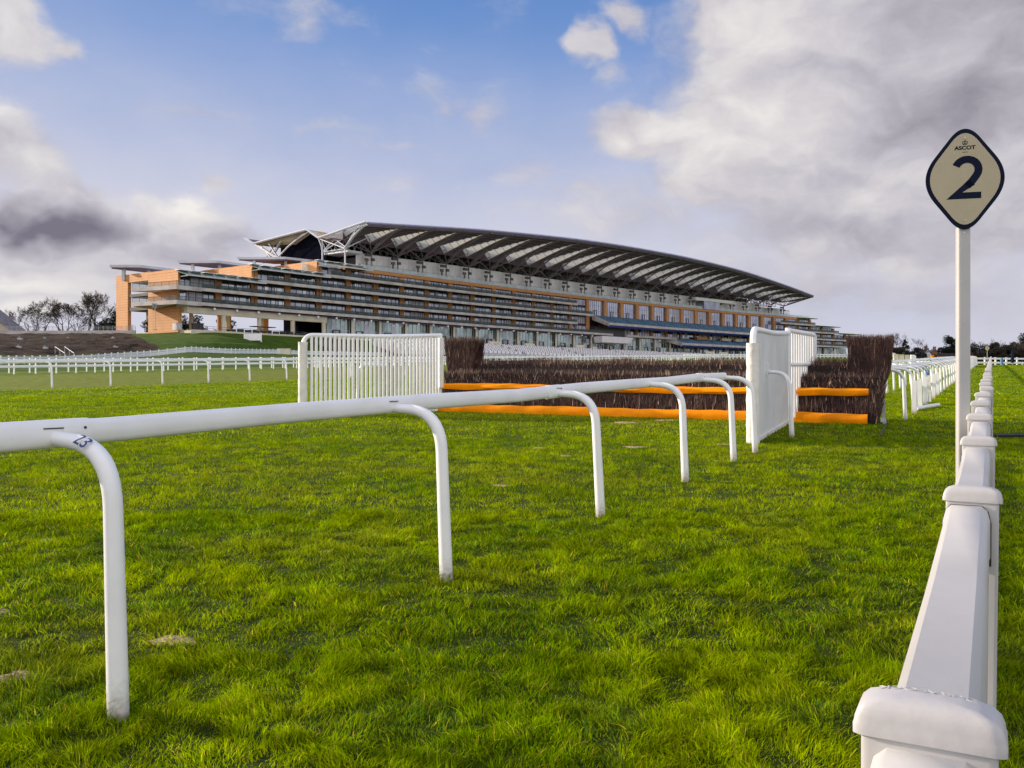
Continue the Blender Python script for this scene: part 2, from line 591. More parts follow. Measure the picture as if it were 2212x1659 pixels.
def blades(y0, y1, dens, hmin, hmax, w0, three):
    a0, a1 = -420, 2740
    area = (a1 - a0) / FOC * (y1 * y1 - y0 * y0) / 2
    n = int(area * dens)
    y = np.sqrt(rng.uniform(y0 * y0, y1 * y1, n))
    x = (rng.uniform(a0, a1, n) - CX) / FOC * y
    c1 = vnoise(x * 8.5, y * 8.5, 1)
    c2 = vnoise(x * 3.0, y * 3.4, 2)
    c3 = vnoise(x * 21, y * 21, 3)
    tuft = np.clip((.55 * c1 + .25 * c2 + .25 * c3 - .26) / .46, 0, 1)
    keep = rng.uniform(0, 1, n) < np.clip(.68 + .5 * tuft, 0, 1)
    keep &= NX * x + NY * y > -33.75
    for bx, by, br in BARE:
        q = np.hypot((x - bx) / (br * 1.25), (y - by) / br)
        keep &= (q > 1.0 + .25 * (c3 - .5)) | (rng.uniform(0, 1, n) < .14)
    # the two post lines stay clear of blades growing through plastic
    x, y, c1, c2, c3, tuft = (q[keep] for q in (x, y, c1, c2, c3, tuft))
    n = len(x)
    hgt = (hmin + (hmax - hmin) * tuft ** 1.2) * rng.uniform(.45, 1.25, n)
    for qx, qy in POSTS:                                 # uncut growth round the feet of the posts
        hgt = hgt * (1 + .75 * np.exp(-((x - qx) ** 2 + (y - qy) ** 2) / .011))
    yaw = rng.uniform(0, 2 * np.pi, n)
    la = 2 * np.pi * vnoise(x * 6.1, y * 6.1, 5) * 1.6 + rng.normal(0, .9, n)
    lean = hgt * np.abs(rng.normal(.75, .5, n)) * (1.1 if three else .9)
    lx, ly = np.cos(la) * lean, np.sin(la) * lean
    w = w0 * rng.uniform(.6, 1.3, n)
    wx, wy = np.cos(yaw) * w, np.sin(yaw) * w
    z = ground(x, y) - .004
    if three:
        k = 5
        P = np.zeros((n, 5, 3))
        P[:, 0] = np.stack([x - wx, y - wy, z], -1)
        P[:, 1] = np.stack([x + wx, y + wy, z], -1)
        mx, my = x + lx * .38, y + ly * .38
        P[:, 2] = np.stack([mx + wx * .75, my + wy * .75, z + hgt * .62], -1)
        P[:, 3] = np.stack([mx - wx * .75, my - wy * .75, z + hgt * .62], -1)
        P[:, 4] = np.stack([x + lx, y + ly, z + hgt], -1)
        fl = np.array([0, 1, 2, 3, 3, 2, 4])
        sizes = np.tile([4, 3], n)
    else:
        k = 3
        P = np.zeros((n, 3, 3))
        P[:, 0] = np.stack([x - wx, y - wy, z], -1)
        P[:, 1] = np.stack([x + wx, y + wy, z], -1)
        P[:, 2] = np.stack([x + lx, y + ly, z + hgt], -1)
        fl = np.array([0, 1, 2])
        sizes = np.full(n, 3)
    loops = (np.arange(n)[:, None] * k + fl[None]).reshape(-1)
    # blade colours: young green, yellow green, straw, dull old growth
    ca, cb = np.array([.090, .205, .001]), np.array([.385, .480, .001])
    t = np.clip(.10 + .62 * vnoise(x * 1.1, y * 1.4, 8) + .28 * c1 + rng.normal(0, .17, n), 0, 1)[:, None]
    C = ca * (1 - t) + cb * t
    u = rng.uniform(0, 1, n)
    C = np.where((u < .045)[:, None], np.array([.62, .50, .05]) * rng.uniform(.6, 1.1, (n, 1)), C)
    dull = (vnoise(x * 2.6, y * 2.6, 11) > .66) & (u > .55)
    C = np.where(dull[:, None], np.array([.105, .190, .016]), C)
    worn = np.clip((vnoise(x * .9, y * .9, 31) - .62) * 2.0, 0, .25)
    fu = (x + 1.87) * .9164 + (y - 22.04) * -.4003      # the galloped strip before the fence is paler and drier
    fv = -((x + 1.87) * .4003 + (y - 22.04) * .9164)
    worn = np.maximum(worn, .55 * sstep(4.5, .8, fv) * (fv > -.3) * sstep(-.5, 2, fu) * sstep(10.4, 8, fu) * (.5 + vnoise(x * 1.4, y * 1.4, 33)))
    C = C * (1 - worn[:, None]) + np.array([.36, .37, .022]) * worn[:, None]
    C = C * (.50 + .62 * vnoise(x * 10, y * 13, 41) + .40 * vnoise(x * 3.3, y * 5, 42))[:, None]   # random dark and light patches painted in for tuft-shadow contrast
    C = C * rng.uniform(.45, 1.35, (n, 1))
    C4 = np.concatenate([C, np.ones((n, 1))], 1)
    return P.reshape(-1, 3), loops, sizes, np.repeat(C4, k, 0)


parts = [blades(1.5, 4.2, 15000, .014, .060, .0021, True), blades(4.2, 8, 6600, .014, .060, .0029, True),
         blades(8, 15, 2900, .015, .060, .0042, False), blades(15, 30, 760, .016, .060, .009, False), blades(30, 52, 150, .02, .055, .020, False), blades(52, 114, 24, .03, .055, .05, False)]
nv = 0
V_, L_, Z_, C_ = [], [], [], []
for P, lo, sz, C in parts:
    V_.append(P); L_.append(lo + nv); Z_.append(sz); C_.append(C)
    nv += len(P)
V_, L_, Z_, C_ = map(np.concatenate, (V_, L_, Z_, C_))
gm = bpy.data.meshes.new('grass')
gm.vertices.add(len(V_))
gm.vertices.foreach_set('co', V_.astype(np.float32).reshape(-1))
gm.loops.add(len(L_))
gm.loops.foreach_set('vertex_index', L_.astype(np.int32))
gm.polygons.add(len(Z_))
gm.polygons.foreach_set('loop_start', np.concatenate([[0], np.cumsum(Z_)[:-1]]).astype(np.int32))
ca_ = gm.color_attributes.new('tint', 'FLOAT_COLOR', 'POINT')
ca_.data.foreach_set('color', C_.astype(np.float32).reshape(-1))
gm.update()
gm.validate()


def grass_material():
    mt = bpy.data.materials.new('grass_blades')
    n, N, L = nodes_of(mt)
    out = N.new('ShaderNodeOutputMaterial')
    a = N.new('ShaderNodeAttribute')
    a.attribute_name = 'tint'
    d = N.new('ShaderNodeBsdfDiffuse')
    L.new(a.outputs['Color'], d.inputs['Color'])
    t = N.new('ShaderNodeBsdfTranslucent')
    L.new(a.outputs['Color'], t.inputs['Color'])
    ms = N.new('ShaderNodeMixShader')
    ms.inputs[0].default_value = .42
    L.new(d.outputs[0], ms.inputs[1])
    L.new(t.outputs[0], ms.inputs[2])
    L.new(ms.outputs[0], out.inputs[0])
    return mt


gm.materials.append(grass_material())
go = bpy.data.objects.new('grass', gm)
COL.objects.link(go)
tag(go, 'short green turf with tufts and yellow blades between the rails', 'grass', kind='stuff')

sandm = mat('sandy_divot_fill', (.46, .33, .20), .95, .25, 40, .9, 90, coord='Object')
ms_ = M()
for bx, by, br in BARE:
    rr = []
    ph_ = rng.uniform(0, 6, 4)
    for f in (1.1, .9, .7, .5, .3, .1):
        ring = []
        for a in np.linspace(0, 2 * np.pi, 34, endpoint=False):
            e = br * f * (1 + .16 * math.sin(2 * a + ph_[0]) + .13 * math.sin(3 * a + ph_[1]) + .10 * f * math.sin(7 * a + ph_[2]) + .05 * rng.standard_normal())
            x_, y_ = bx + 1.25 * e * math.cos(a), by + e * math.sin(a)
            ring.append(Vector((x_, y_, G(x_, y_) + (.005 * (1 - f * f) + .003 if f < 1 else -.012) + .003 * rng.standard_normal())))
        rr.append(ring)
    ms_.sweep(rr, 0, True, False)
sd = ms_.build('sand', sandm, smooth=True)
tag(sd, 'sandy fill in scattered divots of the turf', 'sand', kind='stuff')

# ------------------------------------------------------------------ running rails (curved posts carrying a tube)
def fillet_path(pts, rad, seg=9):
    out = [Vector(pts[0])]
    for i in range(1, len(pts) - 1):
        p, a, b = Vector(pts[i]), Vector(pts[i - 1]), Vector(pts[i + 1])
        u, w = (a - p).normalized(), (b - p).normalized()
        p0, p1 = p + u * rad, p + w * rad
        for k in range(seg + 1):
            t = k / seg
            out.append(p0 * (1 - t) ** 2 + p * 2 * t * (1 - t) + p1 * t * t)
    out.append(Vector(pts[-1]))
    return out


def goose_post(M_, side=-1, h=1.10, arm=.42, r=.0365, lean=.05, dz=0.):
    """post standing at the origin; the arm reaches sideways (side -1: to the left of the course)"""
    a = NV * side
    pts = [Vector((0, 0, -.03)), a * lean + UP * (h - .022), a * arm + UP * h]
    path = fillet_path(pts, .25, 10)
    n = len(path)
    rs = [r * (1.12 if i == 0 else 1.0) for i in range(n)]
    for i in range(n):
        if i >= n - 7: rs[i] = r * (1 - .16 * (i - (n - 7)) / 6)
    M_.tube(path, rs, 16, flat=1.06)


def running_rail(name, n, ts, label, cat, group, side=-1, rail_span=None, joints=True, sides=14, rail_h=1.10, arm=.42):
    x0, y0 = nt(n, ts[0])
    root = thing(name, (x0, y0, G(x0, y0)), label, cat, group)
    proto = None
    for i, t in enumerate(ts):
        x, y = nt(n, t)
        loc = Vector((x, y, G(x, y))) - ORG[root.name]
        if proto is None:
            m = M()
            goose_post(m, side)
            proto = m.build('post', W['pvc_post'], root, True, origin=(x, y, G(x, y)), local=True)
            p = proto
        else:
            p = copy_to(proto, root, loc)
        p.rotation_euler = (R(random.uniform(-.6, .6)), R(random.uniform(-.6, .6)), R(random.uniform(-2, 2)))
    m = M()
    ta, tb = rail_span or (ts[0] - 8, ts[-1] + .15)
    nr = n + side * (arm + .03)
    t = ta
    path, rs = [], []
    while t < tb + .01:
        x, y = nt(nr, t)
        path.append(Vector((x, y, G(x, y) + rail_h + .012 + .008 * math.sin(t * 1.7) + .006 * math.sin(t * .6 + 1))))
        t += min(1.3, max(.65, abs(tb - t))) if t < tb - .01 else 1
    # flattened oval section, taller than wide
    rings = []
    for p in path:
        ring = []
        for k in range(sides):
            an = 2 * math.pi * k / sides
            c, s_ = math.cos(an), math.sin(an)
            ring.append(p + NV * (.036 * math.copysign(abs(c) ** .75, c)) + UP * (.056 * math.copysign(abs(s_) ** .75, s_)))
        rings.append(ring)
    m.sweep(rings)
    m.build('rail_tube', W['pvc'], root, True)
    return root, nr


def t_of(x, y): return x * TX + y * TY


near_t = [3.505 / TY, 5.575 / TY, 7.80 / TY, 9.98 / TY, 11.82 / TY, 12.87 / TY]
pb = [(-1.583, 3.505), (-.379, 5.577), (.801, 7.80), (1.933, 9.98), (3.02, 11.82), (3.64, 12.87)]
ts = [t_of(*p) for p in pb]
near_rail, nr_ = running_rail('running_rail', -3.045, [ts[0] - 2.45] + ts, 'white plastic running rail on curved posts crossing the near turf', 'running rail', None, rail_span=(ts[0] - 7.5, ts[-1] + .45))
# joint sleeves and bolts on the near rail, and the number on one post
for tj, ln in ((ts[0] + .02, .42), (ts[2] - .02, .24), (ts[4] - .05, .22)):
    m = M()
    rings = []
    for t in (tj - ln * .62, tj + ln * .38):
        x, y = nt(nr_, t)
        p = Vector((x, y, G(x, y) + 1.112 + .008 * math.sin(t * 1.7) + .006 * math.sin(t * .6 + 1)))
        rings.append([p + NV * (.041 * math.copysign(abs(math.cos(a)) ** .75, math.cos(a))) + UP * (.061 * math.copysign(abs(math.sin(a)) ** .75, math.sin(a))) for a in np.linspace(0, 2 * np.pi, 18, endpoint=False)])
    m.sweep(rings)
    sl = m.build('joint_sleeve', W['pvc'], near_rail, True)
    x, y = nt(nr_ + .040, tj + ln * .30)
    m = M()
    z = G(x, y) + 1.13
    m.tube([(x - NX * .004, y - NY * .004, z), (x + NX * .004, y + NY * .004, z)], .006, 8)
    b = m.build('bolt_hole', W['groove'], sl, True)
# slot under the rail lip above each arm
for t in ts[:3]:
    x, y = nt(nr_ + .0395, t)
    m = M()
    m.box((x, y, G(x, y) + 1.134), .045, .004, 0, .005, TV, NV)
    m.build('arm_slot', W['groove'], near_rail)


def text_mesh(txt, size, extrude=.0005, bold=0.):
    cu = bpy.data.curves.new('txt', 'FONT')
    cu.body = txt
    cu.size = size
    cu.extrude = extrude
    cu.offset = bold
    cu.align_x = 'CENTER'
    cu.align_y = 'CENTER'
    o = bpy.data.objects.new('txt', cu)
    COL.objects.link(o)
    dg = bpy.context.evaluated_depsgraph_get()
    dg.update()
    me_ = bpy.data.meshes.new_from_object(o.evaluated_get(dg))
    vs = [v.co.copy() for v in me_.vertices]
    fs = [tuple(p.vertices) for p in me_.polygons]
    bpy.data.objects.remove(o)
    bpy.data.curves.remove(cu)
    bpy.data.meshes.remove(me_)
    return vs, fs


# digits wrapped over the bend of the first post
vs, fs = text_mesh('23', .074, .0005, .0008)
m = M()
x0, y0 = nt(-3.045, ts[0])
z0 = G(x0, y0)
a_ = NV * -1
bend = fillet_path([Vector((0, 0, -.03)), a_ * .05 + UP * 1.078, a_ * .42 + UP * 1.10], .25, 40)
cum = [0]
for i in range(1, len(bend)): cum.append(cum[-1] + (bend[i] - bend[i - 1]).length)
mid = cum[len(bend) // 2] + .105
for v in vs:
    q = mid - (v.x)                                     # along the bend, towards the post
    i = int(np.clip(np.searchsorted(cum, q) - 1, 0, len(bend) - 2))
    f = (q - cum[i]) / max(1e-6, cum[i + 1] - cum[i])
    c = bend[i].lerp(bend[i + 1], f)
    d = (bend[i + 1] - bend[i]).normalized()
    side = TV * -1                                      # towards the viewer
    out = side.cross(d).normalized()
    if out.z < 0: out = -out
    ang = v.y / .0365 * 1.0 + R(48)
    rr_ = .0393 + v.z * .2
    m.v.append(tuple(Vector((x0, y0, z0)) + c + out * (math.sin(ang) * rr_) + side * (math.cos(ang) * rr_)))
m.f = fs
m.m = [0] * len(fs)
post1 = [c for c in near_rail.children if c.name.startswith('post')][1]
lt = m.build('lettering', W['lettering'], near_rail)

# the last post with its stub arm, set apart from the rail's end
x, y = 4.84, 15.2
sp = thing('rail_post', (x, y, G(x, y)), 'lone curved white rail post beside the solid wing, no rail on it', 'rail post')
m = M()
goose_post(m, -1, 1.14, .40)
m.build('post', W['pvc_post'], sp, True, local=True)
m = M()
c = NV * -.44
m.box(c, .035, .045, 1.08, 1.30, NV, TV)
m.build('rail_bracket', W['pvc'], sp, local=True)

# the flat-course running rail on the far left
tsA = [t_of(-18.7, 36.2) + (i - 4) * 2.76 for i in range(44)]
running_rail('running_rail', -34.1, tsA, 'long white running rail at the edge of the olive turf', 'running rail', None, rail_span=(tsA[0] - 1, tsA[-1]))

# rails beyond the brush fence: two lines side by side
tsR = [t_of(8.55, 19.1) + o for o in (0, 2.4, 4.4, 6.4, 8.2, 10.4)] + [t_of(8.55, 19.1) + 13 + 2.65 * i for i in range(36)]
rr, nrr = running_rail('running_rail', -1.64, tsR, 'white running rail beyond the tall brush, its first posts sleeved', 'running rail', None, rail_span=(tsR[0] - .1, tsR[-1]))
for t in tsR[1:7]:
    x, y = nt(-1.64, t)
    m = M()
    lean = random.uniform(-.05, .03)
    z = G(x, y)
    q0 = [Vector((x, y, z)) + NV * (.056 * a) + TV * (.045 * b) for a, b in ((-1, -1), (1, -1), (1, 1), (-1, 1))]
    m.hexa(q0 + [p + UP * .80 + NV * lean for p in q0])
    m.build('post_sleeve', W['canvas'] if t == tsR[4] else W['pvc_post'], rr, origin=(x, y, z))
x, y = nt(-1.64, tsR[4])
m = M()
goose_post(m, -1, 1.085, .47, .042)
m.build('blue_arm', W['bluecap'], rr, True, origin=(x, y, G(x, y) + .02), local=True)
for k, dz in ((0, 0.), (1, .085)):
    x, y = nt(-1.64 - .47, tsR[0] - .1 + .0)
    m = M()
    m.tube([Vector((x, y, G(x, y) + 1.07 + dz)) - TV * .02, Vector((x, y, G(x, y) + 1.07 + dz)) + TV * .03], .042, 12)
    m.build('pipe_end', W['blackend'], rr, True)
tsR2 = [t_of(8.55, 19.1) + 6 + 2.65 * i for i in range(34)]
running_rail('running_rail', -3.35, tsR2, 'second white running rail just left of the sleeved posts', 'running rail', None, side=-1, rail_span=(tsR2[0] - .4, tsR2[-1]))
# a length of rail lying on the grass
m = M()
p0, p1 = Vector((*at(1979, 884, 22.2).xy, 0)), Vector((*at(2027, 878, 23.9).xy, 0))
p0.z, p1.z = G(p0.x, p0.y) + .06, G(p1.x, p1.y) + .06
m.tube([p0, (p0 + p1) / 2 + UP * .006, p1], .05, 12)
tag(m.build('loose_rail', W['pvc'], None, True, origin=p0), 'short white rail length lying loose on the grass', 'loose rail')

# ------------------------------------------------------------------ post-and-rail plastic fences
CW, PWD, DD = .0705, .0625, .44                                   # half cap, half post


def rounded_rect(w, h, r, seg=5):
    pts = []
    for cx_, cy_, a0 in ((w - r, h - r, 0), (-w + r, h - r, 90), (-w + r, -h + r, 180), (w - r, -h + r, 270)):
        for k in range(seg + 1):
            a = R(a0 + 90 * k / seg)
            pts.append((cx_ + r * math.cos(a), cy_ + r * math.sin(a)))
    return pts


def cap_mesh():
    m = M()
    sq = rounded_rect(1, 1, .22, 5)
    rings = []
    for f, z in ((1.0, 0), (1.0, .010), (.985, .012), (.975, .018), (.93, .026), (.83, .033), (.64, .038), (.36, .0405), (.1, .041)):
        rings.append([NV * (p[0] * CW * f) + TV * (p[1] * CW * f * DD) + UP * z for p in sq])
    m.sweep(rings)
    return m


def post_rail_fence(name, n, t0, count, step, label, cat, fine=False, stuff_after=100, group=None, PH=1.070):
    x0, y0 = nt(n, t0)
    root = thing(name, (x0, y0, G(x0, y0)), label, cat, group)
    proto = None
    far = M()
    for i in range(count):
        t = t0 + i * step
        x, y = nt(n, t)
        z = G(x, y)
        loc = Vector((x, y, z)) - ORG[root.name]
        if i >= stuff_after:
            far.box((x, y, z), PWD, PWD, 0, PH + .04, NV, TV)
            continue
        if proto is None:
            m = M()
            sq = rounded_rect(PWD, PWD, .009, 3)
            m.sweep([[NV * p[0] + TV * p[1] * DD + UP * zz for p in sq] for zz in (-.05, PH)])
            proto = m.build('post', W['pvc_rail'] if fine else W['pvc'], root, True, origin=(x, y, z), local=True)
            cm = cap_mesh()
            cm.v = [tuple(Vector(v) + Vector((x, y, z + PH - .012))) for v in cm.v]
            cap = cm.build('cap', W['cap'] if fine else W['pvc'], proto, True, origin=(x, y, z))
            p = proto
        else:
            p = copy_to(proto, root, loc)
        if fine:
            p.rotation_euler = (R(random.uniform(-.7, .7)), R(random.uniform(-.7, .7)), R(random.uniform(-1.2, 1.2)))
    if far.v:
        tag(far.build('post', W['pvc'], root), kind='stuff')
    # rails: chamfered hollow section running from post to post
    prof = [(-.046, -.135), (.046, -.135), (.0525, -.12), (.0525, -.036), (.046, -.011), (.034, 0), (-.034, 0), (-.046, -.011), (-.0525, -.036), (-.0525, -.12)]
    if fine:
        for i in range(-1, min(count - 1, 60)):
            m = M()
            rings = []
            for f in (.0, .04, .045, .5, .955, .96, 1.0):
                t = t0 + (i + f) * step
                x, y = nt(n, t)
                k = 1.05 if f in (.0, .04, .96, 1.0) else 1.0
                z = G(x, y) + PH - .024 - (.010 * math.sin(math.pi * f) if 0 < f < 1 else 0)
                rings.append([Vector((x, y, z)) + NV * (a * k) + UP * (b * k + .004 * (k > 1)) for a, b in prof])
            m.sweep(rings)
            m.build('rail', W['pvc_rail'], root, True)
    else:
        for zz in (PH - .045, PH - .50):
            m = M()
            rings = []
            for i in range(0, count + 2, 2):
                t = t0 - step + i * step
                x, y = nt(n, t)
                rings.append([Vector((x, y, G(x, y) + zz)) + NV * a + UP * b for a, b in prof])
            m.sweep(rings)
            m.build('rail', W['pvc'], root, True)
    return root


tF = t_of(.423, .89) + .022
stepF = (2.33 - .89) / TY - .006
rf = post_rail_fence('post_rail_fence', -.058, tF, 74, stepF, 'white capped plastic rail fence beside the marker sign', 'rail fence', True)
# collars where the near rail enters the posts, a screw, and the moulded maker's name on the first cap
for i in range(6):
    t = tF + i * stepF
    for sgn in (-1, 1):
        x, y = nt(-.058, t + sgn * (PWD * DD + .0012))
        z = G(x, y) + 1.070 - .026
        m = M()
        ring0 = [(-.0575, -.15), (.0575, -.15), (.058, -.038), (.051, -.008), (.037, .007), (-.037, .007), (-.051, -.008), (-.058, -.038)]
        m.sweep([[Vector((x, y, z)) + NV * a + UP * b + TV * q for a, b in ring0] for q in (-.0009, .0009)])
        m.build('rail_slot', W['groove'], rf)
    x, y = nt(-.058 - .004, t - PWD * DD - .004)
    m = M()
    m.box((x, y, G(x, y) + 1.030), .006, .004, -.006, .006, NV, TV)
    m.build('cap_clip', W['rust'], rf)
vs, fs = text_mesh('DURALOCK', .0175, .0003)
x, y = nt(-.058, tF)
zc = G(x, y) + 1.070 - .012
m = M()
for v in vs:
    px_, py_ = v.x, v.y * .8 - .0045                          # reads from the far side
    r_ = max(abs(px_), abs(py_) / DD) / CW
    zz = float(np.interp(r_, [.1, .36, .64, .83, .93], [.041, .0405, .038, .033, .026]))
    m.v.append(tuple(Vector((x, y, zc + zz + .0004 + v.z)) + NV * -px_ + TV * -py_))
m.f, m.m = fs, [0] * len(fs)
m.build('moulded_name', W['cap'], rf)

post_rail_fence('post_rail_fence', -60.7, (58 - 60.7 * .4787) / TY, 118, 1.6, 'nearer of two parallel white plastic rails along the walkway', 'rail fence', PH=1.08)
post_rail_fence('post_rail_fence', -64.2, (58 - 64.2 * .4787) / TY + .5, 118, 1.6, 'farther of two parallel white plastic rails along the walkway', 'rail fence', PH=1.08)

# ------------------------------------------------------------------ furlong marker signs
def lozenge(w, h, seg=14):
    """rounded diamond outline, half sizes w,h, with slightly hollow upper flanks"""
    cor = [Vector((w, 0, 0)), Vector((0, h, 0)), Vector((-w, 0, 0)), Vector((0, -h, 0))]
    ctrl = []
    rads = [.62, .50, .62, .50]
    for i in range(4):
        p, a, b = cor[i] * (1.27 if i % 2 == 0 else 1.17), cor[i - 1] * (1.17 if i % 2 == 0 else 1.27), cor[(i + 1) % 4] * (1.17 if i % 2 == 0 else 1.27)
        r = rads[i] * .62
        p0, p1 = p.lerp(a, r), p.lerp(b, r)
        for k in range(seg + 1):
            t = k / seg
            ctrl.append(p0 * (1 - t) ** 2 + p * 2 * t * (1 - t) + p1 * t * t)
    mx = max(c.x for c in ctrl)
    my = max(c.y for c in ctrl)
    return [Vector((c.x * w / mx, c.y * h / my, 0)) for c in ctrl]


def stroke(m, pts, w, z, closed=False):
    """flat ribbon of half width w along pts in the sign plane"""
    L_, R_ = [], []
    for i, p in enumerate(pts):
        d = (pts[min(i + 1, len(pts) - 1)] - pts[max(0, i - 1)]).normalized()
        nrm = Vector((-d.y, d.x, 0))
        L_.append(p + nrm * w)
        R_.append(p - nrm * w)
    for i in range(len(pts) - 1):
        m.poly([L_[i] + UP * z, R_[i] + UP * z, R_[i + 1] + UP * z, L_[i + 1] + UP * z])


def marker(loc, yaw, digit, label, z_top, hh=.345, ww=.247, detail=True):
    root = thing('furlong_marker', loc, label, 'marker sign', 'numbered course markers')
    ax = Vector((math.cos(yaw), -math.sin(yaw), 0))     # sign's right
    nz = Vector((-math.sin(yaw), -math.cos(yaw), 0))    # sign's facing
    c = Vector(loc)
    zc = z_top - hh

    def PL(v, dz=0): return Vector((c.x, c.y, zc)) + ax * v.x + UP * v.y + nz * (v.z + dz)
    m = M()
    sq = rounded_rect(.041, .041, .014, 4)
    m.sweep([[c + ax * a + nz * b + UP * z for a, b in sq] for z in (-.03, zc - hh + .02 - c.z)])
    po = m.build('pole', W['pvc_rail'], root, True)
    off = .047
    o = lozenge(ww, hh)
    m = M()
    m.sweep([[PL(p, off) for p in o], [PL(p, off + .010) for p in o]])
    bd = m.build('sign_board', W['navy'], root)
    i_ = lozenge(ww - .027, hh - .031)
    m = M()
    m.sweep([[PL(p, off + .004) for p in i_], [PL(p, off + .0125) for p in i_]])
    fc = m.build('sign_face', W['cream'], root)
    zf = .0015
    m = M()
    if digit == 2:
        # centre line of the bowl, then diagonal and foot
        cxy, rr_ = Vector((.012, .062, 0)), .071
        arc = [cxy + Vector((rr_ * 1.02 * math.cos(a), rr_ * math.sin(a), 0)) for a in np.linspace(R(158), R(-18), 22)]
        arc += [cxy + Vector((rr_ * .80, -.045, 0)), cxy + Vector((rr_ * .45, -.080, 0)), cxy + Vector((rr_ * .02, -.112, 0))]
        sm = [arc[0]]
        for q in arc[1:]: sm.append(q)
        stroke(m, sm, .0245, 0)
        m.poly([Vector((-.1165, -.137, 0)), Vector((-.016, -.093, 0)) + Vector((-.001, 0, 0)), Vector((.0615, -.0435 + .0005, 0)), Vector((.028, -.0035, 0))])
        m.poly([Vector((-.1165, -.137, 0)), Vector((.101, -.137, 0)), Vector((.101, -.093, 0)), Vector((-.017, -.093, 0))])
    else:
        m.poly([Vector((-.005, -.137, 0)), Vector((.045, -.137, 0)), Vector((.045, .135, 0)), Vector((-.005, .135, 0))])
        m.poly([Vector((-.06, .08, 0)), Vector((-.005, .085, 0)), Vector((-.005, .135, 0)), Vector((-.03, .115, 0))])
    m.v = [tuple(PL(Vector(v), off + .0125 + zf)) for v in m.v]
    m.build('numeral', W['ink'], root)
    if detail:
        vs, fs = text_mesh('ASCOT', .0365, .0, .0012)
        m = M()
        m.v = [tuple(PL(Vector((v.x * 1.1, v.y * .97 + .2125, 0)), off + .0125 + zf)) for v in vs]
        m.f, m.m = fs, [0] * len(fs)
        m.build('name_lettering', W['ink'], root)
        m = M()                                          # crown and underline
        q = lambda x, y: Vector((x, y + .2355, 0))
        m.poly([q(-.014, 0), q(.014, 0), q(.015, .005), q(-.015, .005)])
        for s_ in (-1, 1):
            stroke(m, [q(s_ * .013, .006), q(s_ * .017, .016), q(s_ * .012, .023), q(s_ * .002, .020)], .0017, 0)
            stroke(m, [q(s_ * .006, .006), q(s_ * .007, .014)], .0013, 0)
        stroke(m, [q(0, .005), q(0, .031)], .0017, 0)
        stroke(m, [q(-.004, .027), q(.004, .027)], .0013, 0)
        stroke(m, [q(-.017, -.052), q(.017, -.052)], .0013, 0)
        m.v = [tuple(PL(Vector(v), off + .0125 + zf)) for v in m.v]
        m.build('crown_emblem', W['ink'], root)
        for yy in (.281, -.285, -.37, -.99):
            m = M()
            for q0, q1 in ((0, .004),):
                pth = [PL(Vector((0, yy, 0)), (off + .0125) if yy > -.35 else .041), PL(Vector((0, yy, 0)), (off + .0165) if yy > -.35 else .045)]
                m.tube(pth, .0065, 12)
            m.build('screw', W['steel'], root, True)
    return root


px_, py_ = ((2080 - CX) / FOC * 6.1, 6.1)
marker((px_, py_, G(px_, py_)), R(15), 2, 'tall diamond marker sign numbered 2 on a white pole', at(0, 283, 6.1).z)
fx, fy = (2132.6 - CX) / FOC * 150, 150
marker((fx, fy, G(fx, fy)), R(22), 1, 'distant diamond marker sign numbered 1 against the dark trees', at(0, 746.5, 150).z, .46, .36, False)

# ------------------------------------------------------------------ brush steeplechase fence
A = Vector((-1.87, 22.04, 0))                            # front foot, left and right
B = Vector((7.38, 18.0, 0))
FD = (B - A).normalized()
FB = Vector((-FD.y, FD.x, 0))                            # away from the viewer
FLEN = (B - A).length


def FP(u, b, z):                                         # u along, b back, z above the turf
    p = A + FD * u + FB * b
    return Vector((p.x, p.y, G(p.x, p.y) + z))


bx = thing('brush_fence', FP(FLEN / 2, .6, 0), 'long dark brush steeplechase fence with orange boards', 'brush fence')


def twigs(boxes, n, ln, w, leanx=.16, mats=('brush', 'brush_warm'), warm=.06, name='brush'):
    """n slim twigs per box; box: function (rand u, rand v) -> foot point, direction"""
    P, sz, mi = [], [], []
    for fn, cnt in boxes:
        for _ in range(cnt):
            p, d, l = fn()
            l *= random.uniform(.7, 1.2)
            d = (d + FD * random.gauss(0, leanx) + FB * random.gauss(0, leanx) * .8).normalized()
            side = (FD + FB * random.uniform(-.7, .7)).normalized() * w * random.uniform(.5, 1.3)
            mid = p + d * l * .55 + FD * random.gauss(0, .01)
            e = p + d * l
            P.append((p - side * 1.3, p + side * 1.3, mid + side * .7, mid - side * .7, e))
            mi.append(1 if random.random() < warm else 0)
    m = M()
    for q, k in zip(P, mi):
        b = len(m.v)
        m.v += [tuple(v) for v in q]
        m.f += [(b, b + 1, b + 2, b + 3), (b + 3, b + 2, b + 4)]
        m.m += [k, k]
    return m.build(name, [W[mats[0]], W[mats[1]]], bx)


# solid packed core (dark), kept inside the twigs
m = M()
prof = [(.10, 0), (.16, .45), (.26, .95), (.50, 1.0), (.55, 1.19), (1.05, 1.22), (1.2, 0)]
m.sweep([[FP(u, b, z) for b, z in prof] for u in np.linspace(.12, FLEN - .2, 12)] + [[FP(FLEN + .04 + z * .13, b, z) for b, z in prof]])
m.build('packed_core', W['brush_core'], bx)


def front_low():
    u, z = random.uniform(0.02, FLEN + .10), random.uniform(.14, .50)
    return FP(u, .06 + z * .14 + random.uniform(-.02, .06), z), UP + FB * .13, .26


def front_mid():
    u, z = random.uniform(0.0, FLEN + .16), random.uniform(.5, .92)
    return FP(u, .12 + z * .15 + random.uniform(-.03, .06), z), UP + FB * .16 - FB * random.uniform(0, .25), .17


def shelf():
    u, b = random.uniform(0, FLEN), random.uniform(.24, .55)
    return FP(u, b, random.uniform(.84, .95)), UP, .13 + .04 * random.random()


